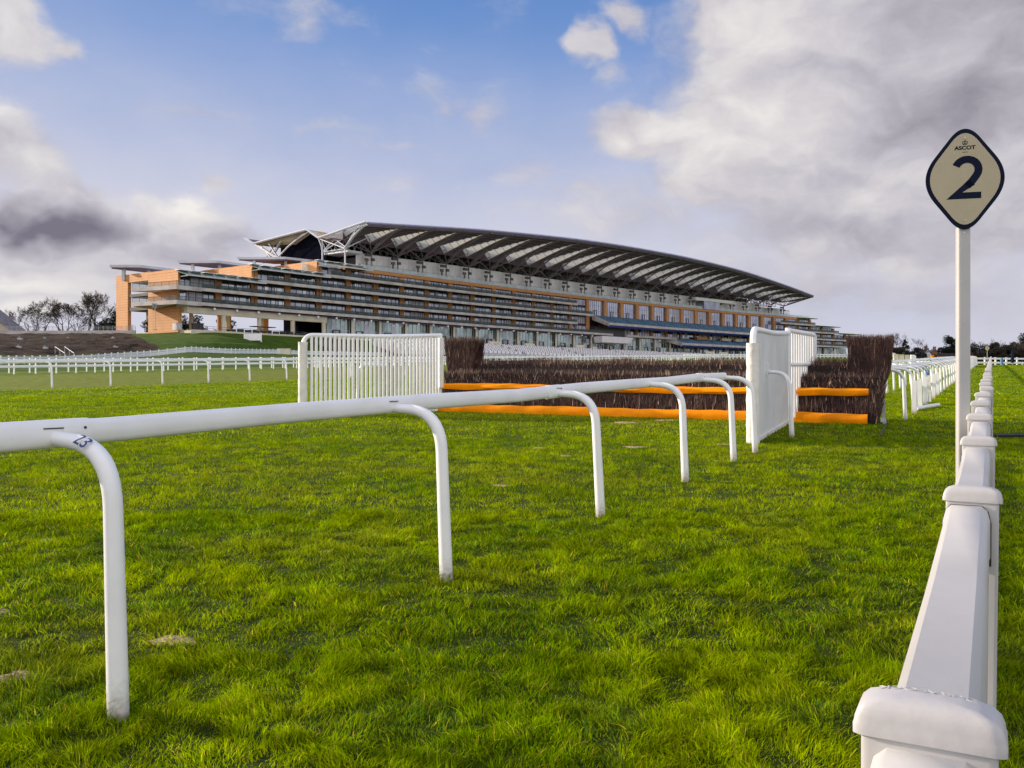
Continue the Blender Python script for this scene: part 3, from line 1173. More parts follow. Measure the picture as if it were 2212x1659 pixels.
def upper():
    u, b = random.uniform(0, FLEN), .52 + .08 * abs(random.gauss(0, 1))
    return FP(u, b, random.uniform(.98, 1.17)), UP, .15


def crest():
    u, b = random.uniform(0, FLEN), random.uniform(.55, 1.1)
    return FP(u, b, random.uniform(1.13, 1.21)), UP, .16 + .03 * math.sin(u * 3)


def endface():
    z = random.uniform(0.0, 1.1)
    return FP(FLEN + .05 + z * .16 + random.uniform(-.05, .04), random.uniform(.08 + z * .25, 1.15), z), UP + FD * .14, .24


def backface():
    z = random.uniform(0.0, 1.1)
    return FP(random.uniform(0, FLEN), 1.2 - z * .1, z), UP, .3


twigs([(front_low, 7000)], 0, 0, .0055, .13, name='lower_brush', warm=.05)
twigs([(front_mid, 8500), (shelf, 5200)], 0, 0, .0055, .25, name='apron_brush', warm=.16)
twigs([(upper, 4200), (crest, 6200), (endface, 3600), (backface, 2500)], 0, 0, .0055, .2, name='upper_brush', warm=.11)


def tall(u0, u1, b0, b1, z0, z1, flare, cnt, name):
    def fn():
        u, b, q = random.uniform(0, 1), random.uniform(0, 1), random.random()
        z = z0 + (z1 - z0 - .22) * q
        k = 1 + flare * q
        uc = (u0 + u1) / 2
        if random.random() < .72:                        # mostly the skin of the block
            if random.random() < .5: b = random.choice((0, 0, .05))
            else: u = random.choice((0.02, .98))
        up = uc + (u - .5) * (u1 - u0) * k
        return FP(up, b0 + (b1 - b0) * b, z), UP + FD * (u - .5) * flare * .9 - FB * .02, .27

    def top():
        u, b = random.uniform(0, 1), random.uniform(0, 1)
        uc = (u0 + u1) / 2
        return FP(uc + (u - .5) * (u1 - u0) * (1 + flare), b0 + (b1 - b0) * b, z1 - .26), UP + FD * (u - .5) * flare, .26
    twigs([(fn, cnt), (top, cnt // 3)], 0, 0, .006, .11, name=name, warm=.03)
    m = M()
    uc, hw = (u0 + u1) / 2, (u1 - u0) / 2 - .06
    r = []
    for z, k in ((z0, 1), (z1 - .16, 1 + flare * .8)):
        r.append([FP(uc - hw * k, b0 + .05, z), FP(uc + hw * k, b0 + .05, z), FP(uc + hw * k, b1, z), FP(uc - hw * k, b1, z)])
    m.sweep(r)
    m.build('packed_core', W['brush_core'], bx)


tall(.06, .76, .42, 1.0, 1.0, 1.86, .20, 4200, 'tall_brush')
tall(FLEN - .43, FLEN + .30, .42, 1.1, .95, 1.83, .16, 5200, 'tall_brush')


def cloth(u0, u1, z0, z1, b0, bulge, name, seed):
    rnd = np.random.default_rng(seed)
    ph = rnd.uniform(0, 6, 6)
    m = M()
    us = np.linspace(u0, u1, max(4, int((u1 - u0) * 9)))
    rings = []
    for u in us:
        w = .012 * math.sin(u * 2.3 + ph[0]) + .008 * math.sin(u * 7 + ph[1])
        zt, zb = z1 + .008 * math.sin(u * 1.9 + ph[2]) + .006 * math.sin(u * 9 + ph[5]), z0 + .014 * math.sin(u * 1.3 + ph[3]) + .007 * math.sin(u * 6 + ph[4])
        zm = (zt + zb) / 2
        rings.append([FP(u, b0 + .05, zt - .01), FP(u, b0 - .005, zt), FP(u, b0 - bulge + w * .4, zm + (zt - zb) * .25), FP(u, b0 - bulge * 1.1 + w, zm - (zt - zb) * .1), FP(u, b0 - bulge * .5, zb + .015), FP(u, b0 + .03, zb)])
    m.sweep(rings, 0, True, True)
    return m.build(name, W['orange'], bx, True)


UJ = (5.80 - A.x) / FD.x
cloth(-.02, UJ - .22, -.02, .205, .03, .03, 'ground_board', 1)
cloth(UJ - .18, FLEN - .1, -.02, .215, .03, .03, 'ground_board', 2)
cloth(-.02, UJ - .20, .555, .715, .13, .05, 'takeoff_board', 3)
cloth(UJ - .16, FLEN - .08, .56, .735, .12, .045, 'takeoff_board', 4)
m = M()                                                  # steel foot of the frame at the open end
m.box(FP(FLEN + .22, .45, 0), .03, .42, 0, .06, FD, FB)
m.box(FP(FLEN + .20, .62, 0), .03, .07, 0, .5, FD, FB)
m.box(FP(FLEN + .2, .12, 0), .05, .1, .05, .13, FD, FB)
m.build('steel_foot', W['galv'], bx)

# ------------------------------------------------------------------ white wings either side of the fence
def wing(P0, P1, label, gap, sw, pad_h, top, name='fence_wing', base=True, dip=.02, ctrl=None):
    P0, P1 = Vector(P0), Vector(P1)
    d = (P1 - P0)
    ln = d.length
    d.normalize()
    b = Vector((-d.y, d.x, 0))

    bz = [P0.lerp(P1, k / 60) if ctrl is None else P0 * (1 - k / 60) ** 2 + Vector(ctrl) * (2 * k / 60 * (1 - k / 60)) + P1 * (k / 60) ** 2 for k in range(61)]
    ac = [0.]
    for k in range(60): ac.append(ac[-1] + (bz[k + 1] - bz[k]).length)
    ln = ac[-1]

    def Q(u, z, o=0):
        q = float(np.interp(u, ac, np.arange(61)))
        i = min(59, int(q))
        p = bz[i].lerp(bz[i + 1], q - i) + b * o
        return Vector((p.x, p.y, G(p.x, p.y) + z))
    root = thing(name, Q(0, 0), label, 'fence wing')
    # padded end post, wrinkled canvas
    m = M()
    rings = []
    for k in range(26):
        z = -.03 + (pad_h + .03) * k / 25
        ring = []
        for j in range(18):
            a = 2 * math.pi * j / 18
            r = .105 * (1 + .035 * math.sin(z * 31 + 2 * math.sin(3 * a)) + .03 * math.sin(5 * a + z * 17)) * (1.06 if k == 25 else 1)
            ring.append(Q(0, z) + d * (math.cos(a) * r) + b * (math.sin(a) * r))
        rings.append(ring)
    m.sweep(rings)
    m.build('padded_post', W['canvas'], root, True)
    m = M()
    pth = fillet_path([Q(0, pad_h - .1), Q(0.03, top), Q(ln * .3, top - dip * .6), Q(ln * .5, top - dip), Q(ln * .75, top), Q(ln, top + .03)], .22, 8)
    m.tube(pth, .052, 12)
    m.build('top_rail', W['pvc'], root, True)
    m = M()
    u = .20
    while u < ln - .03:
        m.tube([Q(u, .02), Q(u, top - .03)], sw, 6)
        u += gap
    m.build('slats', W['pvc_grey' if base else 'pvc'], root, True)
    m = M()
    for z in ((.10,) if not base else (.12, top - .16)):
        m.tube([Q(.05, z, .03), Q(ln - .02, z, .03)], .022, 6)
    m.build('cross_rail', W['pvc'], root, True)
    m = M()
    m.tube([Q(ln, -.02), Q(ln, top + .07)], .05, 12)
    m.build('end_post', W['pvc'], root, True)
    if base:
        m = M()
        m.hexa([Q(.1, -.02, -.05), Q(ln, -.02, -.05), Q(ln, -.02, .05), Q(.1, -.02, .05), Q(.1, .07, -.05), Q(ln, .07, -.05), Q(ln, .07, .05), Q(.1, .07, .05)])
        m.build('base_board', W['canvas'], root)
    return root, Q, d, b


w1, Q1, d1, b1 = wing((-4.84, 20.35, 0), (-1.80, 22.15, 0), 'white slatted wing between the near rail and the brush', .106, .033, 1.72, 1.88, base=False, ctrl=(-3.0, 20.6, 0))
m = M()
m.box(Q1(3.5, 0, 0) + Vector((.09, .05, 0)), .05, .06, .6, 1.84, d1, b1)
m.build('padded_strip', W['canvas'], w1)
w2, Q2, d2, b2 = wing((3.89, 14.2, 0), (5.75, 18.35, 0), 'solid looking white wing with a padded post, dividing the fence', .046, .0225, 1.62, 1.85)
# outer panel of the second wing, turned outwards
p0 = Vector((5.78, 18.42, 0))
p1 = Vector((6.62, 19.25, 0))
dd = (p1 - p0).normalized()
wo = thing('wing_panel', (p0.x, p0.y, G(p0.x, p0.y)), 'small white slatted panel angled off the solid wing over the brush', 'fence panel')


def Q3(u, z): p = p0 + dd * u; return Vector((p.x, p.y, G(p.x, p.y) + z))


L3 = (p1 - p0).length
m = M()
m.tube(fillet_path([Q3(0, 1.94), Q3(L3, 1.86), Q3(L3, 1.2)], .08, 6), .05, 12)
m.build('top_rail', W['pvc'], wo, True)
m = M()
m.tube([Q3(0, 1.22), Q3(L3 * .97, 1.22)], .045, 12)
m.build('lower_rail', W['pvc'], wo, True)
m = M()
for k in range(11):
    u = .08 + k * (L3 - .14) / 10
    m.tube([Q3(u, .1 + .9 * max(0, u / L3 - .35)), Q3(u, 1.9)], .03, 6)
m.build('slats', W['pvc'], wo, True)
m = M()
m.tube([Q3(0, 0), Q3(0, 1.99)], .06, 12)
m.build('end_post', W['pvc'], wo, True)

# a capped rail end seen through the first wing's slats
x, y = at(772, 800, 27.5).xy
x, y = float(x), float(y)
rs_ = thing('rail_post', (x, y, G(x, y)), 'short white post with a stub of rail, seen through the slatted wing', 'rail post')
m = M()
goose_post(m, 1, 1.08, .40, .045)
m.build('post', W['pvc_post'], rs_, True, local=True)
m = M()
m.tube([NV * .36 + TV * -.25 + UP * 1.10 + ORG[rs_.name], NV * .36 + TV * .9 + UP * 1.10 + ORG[rs_.name]], .065, 12)
m.build('rail_tube', W['pvc'], rs_, True)
# ------------------------------------------------------------------ the grandstand
GS = thing('grandstand', FW(170, 0, 13.7), 'long curved racecourse grandstand with terracotta piers, balconies and a winged canopy roof', 'grandstand')
H0, LV = 13.7, [21.37, 25.26, 29.25, 33.22]
BAND0, BAND1 = 35.85, 37.0


def gs(m, name, mats, smooth=False, parent=None, kind=None):
    o = m.build(name, mats, parent or GS, smooth)
    if kind: o['kind'] = kind
    return o


def ramp_box(m, s0, s1, d, h, mi=0):
    """balcony slab: upright concrete edge, soffit rising back to the wall"""
    m.fsweep(s0, s1, [(-.2, h - .42), (d - 1.1, h - .60), (d - .15, h - .90), (d, h - .86), (d + .03, h), (-.2, h)], mi)


def balustrade(parent, s0, s1, d, h, clear=False):
    m = M()
    m.fbox(s0, s1, d - .03, d, h + .003, h + 1.08)
    o = gs(m, 'balustrade', W['clearglass' if clear else 'baluglass'], parent=parent)
    m = M()
    m.fbox(s0, s1, d - .07, d + .03, h + 1.085, h + 1.16)
    gs(m, 'handrail', W['rail_dark' if not clear else 'steel_pale'], parent=parent)
    return o


# balconies: (level, start, end)
EXT = [(0, -8, 193.0), (1, -8, 168.0), (2, 13.5, 178.6), (3, 37.5, 168.0)]
for k, s0, s1 in EXT:
    h = LV[k]
    m = M()
    ramp_box(m, s0, s1, 4.0, h)
    if k < 2:                                            # the corner sweeps round the end wall
        for a, b in (((-8, 4.0), (-16, 4.6)), ((-16, 4.6), (-18.6, -12))):
            ins = (-12.4, -1) if a[0] > -10 else (-12.4, -12)
            ina = (-8, -.2) if a[0] > -10 else (-12.4, -1)
            low = .5
            p = [FW(*a, h - 1.05), FW(*b, h - 1.05), FW(*ins, h - 1.5 if k == 0 else h - .75), FW(*ina, h - .6), FW(*a, h), FW(*b, h), FW(*ins, h), FW(*ina, h)]
            m.hexa([p[1], p[0], p[3], p[2], p[5], p[4], p[7], p[6]])
    else:
        q = [FW(s0, 4, h - 1.04), FW(s0 - 1.6, 3.2, h - .95), FW(s0 - 1.6, -.2, h - .5), FW(s0, -.2, h - .5)]
        m.hexa([q[1], q[0], q[3], q[2]] + [FW(s0 - 1.6, 3.2, h), FW(s0, 4, h), FW(s0, -.2, h), FW(s0 - 1.6, -.2, h)])
    slab = gs(m, 'balcony', W['concrete'])
    balustrade(slab, s0, s1 - .2, 3.9, h)
    if k < 2:
        m = M()
        for a, b in (((-8, 3.9), (-15.9, 4.5)), ((-15.9, 4.5), (-18.5, -11.9))):
            A0, B0 = FW(*a, h), FW(*b, h)
            m.hexa([A0, B0, B0 + Vector((.05, .03, 0)), A0 + Vector((.05, .03, 0))] + [q + UP * 1.08 for q in (A0, B0, B0 + Vector((.05, .03, 0)), A0 + Vector((.05, .03, 0)))])
        gs(m, 'balustrade', W['thinglass'], parent=slab)
        m = M()
        for a, b in (((-8, 3.9), (-15.9, 4.5)), ((-15.9, 4.5), (-18.5, -11.9))):
            m.tube([FW(*a, h + 1.12), FW(*b, h + 1.12)], .07, 6)
            for f in np.linspace(0, 1, 7):
                p = FW(*a, h).lerp(FW(*b, h), float(f))
                m.tube([p, p + UP * 1.12], .05, 5)
        gs(m, 'handrail', W['rail_dark'], parent=slab)
    # tables and chairs set out on the balcony
    m = M()
    q = s0 + 2
    while q < s1 - 1:
        d = random.uniform(1.2, 3.0)
        w = random.uniform(.5, 1.4)
        m.fbox(q, q + w, d, d + .6, h + .01, h + random.uniform(.55, .95))
        q += w + random.uniform(.25, 1.3)
    gs(m, 'terrace_furniture', W['furn'], kind='stuff')

# dark body behind the glass, floor by floor
m = M()
m.fbox(-11.8, 14, -13.5, -.9, LV[0] - .5, LV[2] - .1)
m.fbox(14, 37, -16, -.9, LV[0] - .5, LV[3] - .1)
m.fbox(37, 372, -16, -.9, LV[0] - .5, BAND0)
m.fbox(372, 396, -16, -.9, LV[0] - .5, LV[3] - .9)
m.fbox(396, 415, -16, -.9, LV[0] - .5, LV[2] - .9)
m.fbox(48, 404, -20, -7, H0, LV[0] - .5)
gs(m, 'inner_wall', W['frame_dark'])

# terracotta piers; beyond the middle they rise as tall frames
for i in range(36):
    s_ = 12.0 * i
    if i == 0: s_ = 0.0
    m = M()
    hi = LV[2] - .5 if i < 1 else LV[3] - .5 if i < 3 else BAND0
    if i >= 31: hi = [LV[3] + 3.0, LV[3] - .6, LV[2] + 2.9, LV[2] - .6, LV[1] + 2.9][i - 31]
    if s_ < 182 or i >= 30:
        if i % 2 and i < 30:
            m.fbox(s_ - 1.05, s_ - .12, -.6, .12, LV[0] + .003, hi)
            m.fbox(s_ + .12, s_ + 1.05, -.6, .12, LV[0] + .003, hi)
        else:
            m.fbox(s_ - 1.02, s_ + 1.02, -.6, .12, LV[0] + .003, hi)
    else:
        m.fbox(s_ - .95, s_ + .95, -.8, .55, LV[2] - .4, hi)
        m.fbox(s_ - .8, s_ + .8, -.6, .1, LV[0] - 1, LV[2] - .5)
    gs(m, 'pier', W['terra'])
# terracotta parapet band under the top terrace
m = M()
m.fbox(46, 371, -.5, .62, BAND0, BAND1)
gs(m, 'parapet_band', W['terra'])
m = M()
m.fbox(46, 371, -.5, .72, BAND1 + .003, BAND1 + .16)
gs(m, 'coping', W['roof_grey'])


def window(s0, s1, h0, h1, tall=False, blind=.12, name='window'):
    m = M()
    pat = [.0]
    while pat[-1] < 1: pat.append(min(1, pat[-1] + random.choice((.07, .11, .16, .2, .24))))
    if tall: pat = list(np.linspace(0, 1, 8))
    bl = random.random()
    run = (random.uniform(0, .6), random.uniform(.2, .9)) if bl < blind * 2.4 else (2, 3)
    for a, b in zip(pat[:-1], pat[1:]):
        pale = run[0] <= a < run[0] + run[1]
        hs = [h0, h0 + (h1 - h0) * .3, h0 + (h1 - h0) * .66, h1] if tall else [h0, h1]
        for q0, q1 in zip(hs[:-1], hs[1:]):
            j = random.uniform(-.05, .05) * (.3 if tall else 1)
            u0, u1 = s0 + (s1 - s0) * a, s0 + (s1 - s0) * b
            m.poly([FW(u0, -.30 + j, q0), FW(u1, -.30 - j, q0), FW(u1, -.30 - j, q1), FW(u0, -.30 + j, q1)], 1 if pale else 0)
    for a in pat:
        u = s0 + (s1 - s0) * a
        m.fbox(u - .06, u + .06, -.4, -.2, h0, h1, 2 if not tall else 3)
    m.fbox(s0, s1, -.42, -.22, h1, h1 + .25, 2)
    if tall:
        for f in (.3, .66): m.fbox(s0, s1, -.4, -.2, h0 + (h1 - h0) * f - .04, h0 + (h1 - h0) * f + .04, 3)
        c = (s0 + s1) / 2 - .4                           # a dark framed door
        for a in (c - .9, c + .9): m.fbox(a - .09, a + .09, -.2, -.08, h0, h0 + 2.2, 2)
        m.fbox(c - .9, c + .9, -.2, -.08, h0 + 2.15, h0 + 2.33, 2)
    return gs(m, name, [W['glass_big' if tall else 'glass'], W['glass_pale'], W['frame_dark'], W['frame_grey']])


for k in range(4):
    for i in range(-1, 15):
        a, b = 12.0 * i + 1.1, 12.0 * (i + 1) - 1.1
        if i == -1:
            if k > 1: continue
            a, b = -12.2, -1.1
        if k == 2 and i < 1 or k == 3 and i < 3: continue
        if k == 3 and i < 7:                            # the long glazed bar at the top left
            window(a - 1, b + 1, LV[3] + .02, BAND0 - .05, blind=.3)
            continue
        window(a, b, LV[k] + .02, (LV[k] + 2.9) if k < 3 else BAND0 - .3, blind=(.10 if i < 4 else .36))
for i in range(15, 30):
    window(12.0 * i + 1.0, 12.0 * i + 11.0, LV[2] + .1, BAND0 - .05, tall=True)
for i in range(30, 35):
    for k in range(4):
        if (k == 3 and i > 30) or (k == 2 and i > 32): continue
        window(12.0 * i + 1.1, min(12.0 * i + 10.9, 415), LV[k] + .02, LV[k] + 2.7, blind=.2)

# right-hand wing balconies stepping down
for k, s0, s1 in ((3, 337, 371.4), (2, 343, 395.7), (1, 345, 415.5), (0, 345, 416)):
    m = M()
    ramp_box(m, s0, s1, 4.0, LV[k])
    slab = gs(m, 'balcony', W['concrete'])
    balustrade(slab, s0, s1, 3.9, LV[k])

# glass awnings over the stepped ends
def awning(s0, s1, h, d=4.6):
    m = M()
    m.fsweep(s0, s1, [(.0, h + .15), (d, h - 1.15), (d, h - 1.0), (0, h + .33)], 0)
    m.fsweep(s0, s1, [(d - .02, h - 1.35), (d + .12, h - 1.35), (d + .12, h - .95), (d - .02, h - .95)], 1)
    q = s0
    while q < s1 - 2:
        m.fbox(q, q + 3.6, -.3, 1.6, h + .36 + .1 * ((q * .37) % 1), h + .5 + .1 * ((q * .37) % 1), 2)
        q += 3.9
    q = s0 + 1
    while q < s1:
        m.fbox(q - .15, q + .15, .2, d - .1, h - 1.35, h - 1.15, 3)
        q += 4
    return gs(m, 'awning', [W['awnglass'], W['roof_grey'], W['frame_white'], W['frame_dark']])


awning(-13.2, 12.6, LV[2] + .1)
awning(10.0, 36.6, LV[3] + .1)
awning(34.5, 54.5, BAND1 + .2)
for s0, s1, h in ((358, 371.8, 36.9), (371, 395.5, 32.9), (395, 417.5, 29.2)):
    m = M()
    m.fsweep(s0, s1, [(-3, h - .25), (5, h - .55), (5.2, h - .2), (-3, h + .1)])
    gs(m, 'awning', W['awnglass'])
    m = M()
    m.fbox(s0, s1, -6, 1, h + .1, h + .35)
    gs(m, 'flat_roof', W['roof_grey'])

# ---- the terracotta end block facing left, with its open frame
m = M()
m.fbox(-12.6, -12.0, -13.9, .1, LV[0] - .9, LV[2] + .15)
m.fbox(-12.6, -12.0, -13.9, .1, H0 - .4, LV[0] - .95)
m.fbox(-12.6, -11.6, -30, -24.0, H0 - 1, 30.3)
m.fbox(-12.6, -11.6, -24.05, -13.85, 28.0, 30.3)
m.fbox(-12.6, -11.9, -13.9, .1, LV[2] + .18, 30.2)
gs(m, 'end_wall', W['terra'])
m = M()
m.fbox(-11.95, -11.5, -10.5, .1, H0, LV[0] - 1)
gs(m, 'end_wall', W['terra'])
m = M()
m.fbox(-12.4, -4, -24, -13.9, LV[1] - 1.4, LV[1] - .6)
m.fbox(-12.4, -4, -24, -13.9, LV[0] - 1.4, LV[0] - .4)
m.fbox(-12.4, -4, -22, -13.9, LV[2] - 1.6, LV[2] - .7)
for k in range(6):
    m.fbox(-11, -10, -17.5 + k * .6, -16.9 + k * .6, LV[0] - 4.4 + k * .55, LV[0] - 1.2)
gs(m, 'link_bridge', W['concrete_dark'])
# flat roofs floating over the steps, on short posts
def flat_roof(A_, B_, C_, zt, back=8):
    d1_ = (C_ - A_)
    d1_.z = 0
    p = [A_, C_, C_ + (B_ - A_) * 1.0, B_]
    m = M()
    m.hexa([q - UP * .75 for q in p] + [q for q in p])
    o = gs(m, 'flat_roof', W['roof_grey'])
    m = M()
    k = .5
    c = sum(p, Vector()) / 4
    m.hexa([c + (q - c) * .96 - UP * 1.1 for q in p] + [c + (q - c) * .96 - UP * .76 for q in p])
    gs(m, 'roof_soffit', W['roof_dark'], parent=o)
    m = M()
    for q in (A_.lerp(C_, .35).lerp(B_, .2), B_.lerp(A_, .2).lerp(C_, .1)):
        m.box((q.x, q.y, q.z - 1.1), .4, .4, -3.2, .0)
    gs(m, 'roof_post', W['roof_grey'], parent=o)
    return o


def hz(px, py, h):
    return at(px / 1.85172, py / 1.85172, h * 3518.3 / (1528.1 - py))


flat_roof(hz(559, 1059, 33), hz(439, 1059, 33), hz(769, 1084, 33), 33)
flat_roof(hz(870.8, 1041.3, 37), hz(711.4, 1041.8, 37), hz(1010, 1059.5, 37), 37)
flat_roof(hz(1140.7, 1027, 40.5), hz(948.6, 1028, 40.5), hz(1284, 1042.7, 40.5), 40.5)
# stepped terracotta gables of the upper floors
for s0, h0, h1 in ((11.4, LV[2] + .1, LV[3] + .75), (35.4, LV[3] + .1, BAND1 + .6)):
    m = M()
    m.fbox(s0, s0 + .6, -32, -.2, h0 - .6, h1)
    m.fbox(s0, s0 + 25, -31.9, -16.1, h0 - .5, h1 - .1)
    gs(m, 'end_wall', W['terra'])
m = M()
m.fbox(-12, 11.4, -30, -.8, LV[2] + .1, LV[2] + .75)
m.fbox(11.9, 35.4, -30, -.8, LV[3] + .1, LV[3] + .7)
gs(m, 'flat_roof', W['roof_grey'])
m = M()                                                  # glazed bar on the third step
m.fbox(40, 50, -18, -9, BAND1 - 3, BAND1 + 2.1)
gs(m, 'glazed_pavilion', W['glass'])
m = M()
m.fsweep(33, 46, [(-4.5, LV[3] + .7), (-4.3, LV[3] + .7), (-4.3, LV[3] + 3.6), (-4.5, LV[3] + 3.6)])
gs(m, 'balustrade', W['clearglass'])

# ---- open ground floor on the left, glazed from s = 37 on
m = M()
m.fsweep(-11.5, 37, [(1.0, LV[0] - 3.0), (2.6, LV[0] - 3.0), (2.6, LV[0] - 1.2), (1.0, LV[0] - 1.2)])
m.fbox(-11.5, 37, -16, 1.0, LV[0] - 1.5, LV[0] - 1.1)
gs(m, 'ground_floor_beam', W['concrete_pale'])
for i in range(0, 4):
    for d, w in ((2.0, .62), (-9.5, .55)):
        m = M()
        s_ = 12.0 * i + (.2 if d > 0 else -2.2)
        m.tube([FW(s_, d, H0), FW(s_, d, LV[0] - 3.0 if d > 0 else LV[0] - 1.5)], w, 12)
        gs(m, 'column', W['concrete_pale'], True)
m = M()
for s0, s1 in ((-6, -2.5), (10, 14.5), (25, 28)):
    m = M()
    m.fbox(s0, s1, -15, -14.4, H0, LV[0] - 1.5)
    gs(m, 'back_wall', W['terra'])
m = M()
m.fbox(35, 48, -16, -9.0, H0, LV[0] - 1.5)
gs(m, 'navy_wall', W['navywall'])
m = M()
m.fsweep(-12, 420, [(-22, H0 - .7), (6.5, H0 - 1.2), (6.5, H0), (-22, H0)])
gs(m, 'ground_floor_deck', W['concrete_pale'])
for i in range(3, 34):
    s0, s1 = 12.0 * i + .4, 12.0 * (i + 1) - .4
    m = M()
    n_ = 6
    for j in range(n_):
        a, b = s0 + (s1 - s0) * j / n_, s0 + (s1 - s0) * (j + 1) / n_
        q = random.uniform(-.06, .06)
        for h0, h1 in ((H0, H0 + 2.6), (H0 + 2.6, H0 + 5.0), (H0 + 5.0, LV[0] - 1.1)):
            m.poly([FW(a, 1.0 + q, h0), FW(b, 1.0 - q, h0), FW(b, 1.0 - q, h1), FW(a, 1.0 + q, h1)], 0 if random.random() < .88 else 1)
        m.fbox(b - .04, b + .04, .98, 1.12, H0, LV[0] - 1.1, 2)
    m.fbox(s0, s1, .98, 1.12, H0 + 2.55, H0 + 2.68, 2)
    c = s0 + random.uniform(3, 8)
    for a in (c - 1.4, c + 1.4): m.fbox(a - .12, a + .12, 1.12, 1.3, H0, H0 + 2.7, 3)
    m.fbox(c - 1.4, c + 1.4, 1.12, 1.3, H0 + 2.5, H0 + 2.75, 3)
    gs(m, 'shopfront', [W['glass_green'], W['glass_pale'], W['steel_pale'], W['frame_dark']])
    m = M()
    m.tube([FW(12.0 * i, 1.9, H0), FW(12.0 * i, 1.9, LV[0] - 1.0)], .42, 10)
    gs(m, 'column', W['concrete_pale'], True)
m = M()                                                  # brown soffit lining over the shopfronts
m.fbox(-11, 200, .2, 2.9, LV[0] - 1.35, LV[0] - 1.09)
gs(m, 'soffit_lining', W['roof_dark'])
m = M()
q = -4
while q < 190:
    m.fbox(q, q + .5, 3.2, 3.7, LV[0] - 1.75, LV[0] - 1.2)
    q += 7.3
gs(m, 'loudspeaker', W['white_panel'])

# ---- tiers of blue seats in the middle
def tier(s0, s1, dt, ht, db, hb, rows, nm):
    m = M()
    dd_, dh = (db - dt) / rows, (ht - hb) / rows
    for r in range(rows):
        d, h = dt + dd_ * r, ht - dh * r
        m.fbox(s0, s1, d, d + dd_, h - dh - .6, h - dh, 1)
    o = gs(m, 'seating_tier', [W['seat_blue'], W['concrete']])
    for b in range(int((s1 - s0) / 12) + 1):
        a0, a1 = s0 + b * 12 + .5, min(s0 + b * 12 + 11.2, s1 - .3)
        if a1 - a0 < 1: continue
        m = M()
        for r in range(rows):
            d, h = dt + dd_ * r, ht - dh * r - dh
            q = a0
            while q < a1 - .3:
                m.fbox(q, q + .62, d + .12, d + .5, h + .004, h + .42, 0, 99)
                m.fbox(q, q + .62, d + .02, d + .12, h + .3, h + .85, 0, 99)
                q += .74
        gs(m, 'seat_row', W['seat_blue'], parent=o)
    m = M()
    m.fsweep(s0 + .2, s1, [(db - .1, hb - .95), (db + .5, hb - .75), (db + .5, hb + .25), (db - .1, hb + .25)])
    gs(m, 'tier_fascia', W['concrete'], parent=o)
    m = M()
    m.fsweep(s0 + 2, s1, [(db - 1.6, hb - 1.65), (db + .3, hb - .95), (db + .3, hb - .8), (db - 1.6, hb - 1.4)])
    gs(m, 'blue_soffit', W['fascia_blue'], parent=o)
    m = M()
    m.hexa([FW(s0 - 1.2, dt, ht - 1.6), FW(s0 + .4, db + .3, hb - 1.3), FW(s0 + .9, db + .3, hb - 1.3), FW(s0 + .5, dt, ht - 1.6),
            FW(s0 - 1.2, dt, ht + .5), FW(s0 + .4, db + .3, hb + .3), FW(s0 + .9, db + .3, hb + .3), FW(s0 + .5, dt, ht + .5)])
    gs(m, 'tier_end', W['concrete'], parent=o)
    m = M()
    for q in np.arange(s0 + 6, s1, 12):
        p0_, p1_ = FW(q, dt, ht + .9), FW(q, db, hb + .9)
        m.tube([p0_, p1_], .06, 5)
        for f in np.linspace(0, 1, 6):
            p = p0_.lerp(p1_, float(f))
            m.tube([p - UP * .95, p], .05, 5)
    gs(m, 'handrail', W['rail_dark'], parent=o)
    return o


tier(183, 341, .9, 28.7, 8.3, 25.45, 8, 'a')
tier(239.5, 335, .9, 21.0, 8.3, 18.45, 6, 'b')
m = M()
m.fbox(203, 243, -.2, 4, LV[0] - .95, LV[0])
gs(m, 'balcony', W['concrete'])
for i in range(16, 28):
    window(12.0 * i + 1.4, 12.0 * i + 10.6, LV[0] + .1, LV[0] + 2.9, blind=.4, name='gallery_window')
m = M()
m.fbox(188, 345, -.6, .05, LV[0] + 3.1, LV[2] - .5)
gs(m, 'gallery_wall', W['roof_dark'])
# hospitality box shells above the lower tier
m = M()
for a, b, mi in ((262, 271, 1), (284, 292, 0), (296, 302, 0)):
    m.fbox(a, b, 1.2, 2.6, LV[0] - .1, LV[0] + 1.2, mi)
gs(m, 'counter_front', [W['hoard'], W['terra']])
# canopy box over the middle entrance
m = M()
m.hexa([FW(181, 3.0, 17.0), FW(201.5, 3.0, 17.0), FW(201.5, 7.0, 17.2), FW(181, 7.0, 17.2), FW(180, 3.0, 19.6), FW(203, 3.0, 19.6), FW(203, 7.8, 19.8), FW(180, 7.8, 19.8)])
gs(m, 'entrance_canopy', W['white_panel'])
m = M()
m.fbox(181, 203, -.5, 3, 19.9, LV[1] - 1.2)
gs(m, 'dark_recess', W['frame_dark'])

# ---- top terrace: wall of white panels, glass rail, columns and lights
m = M()
q = 55.0
while q < 356:
    if 270 < q < 290 and m.v:
        gs(m, 'screen_wall', [W['white_panel'], W['galv'], W['glass_pale']])
        m = M()
    if not 262 < q < 294:
        top = 42.6 + .9 * math.sin(min(1, (q - 55) / 60) * 1.57)
        if q > 325: top = 42.0 - (q - 325) * .04
        j = random.uniform(-.04, .04)
        m.fsweep(q, q + 2.88, [(-4.3 + j, BAND1), (-4.1 + j, BAND1), (-4.1 + j, top), (-4.3 + j, top)], 0, 99)
        m.fsweep(q + .2, q + 2.7, [(-4.08, BAND1 + 2.4), (-4.0, BAND1 + 2.4), (-4.0, BAND1 + 2.5), (-4.08, BAND1 + 2.5)], 1, 99)
        if random.random() < .45:
            m.fsweep(q + .8, q + 1.9, [(-4.09, BAND1 + .2), (-4.05, BAND1 + .2), (-4.05, BAND1 + 2.2), (-4.09, BAND1 + 2.2)], random.choice((2, 1)), 99)
    q += 3.0
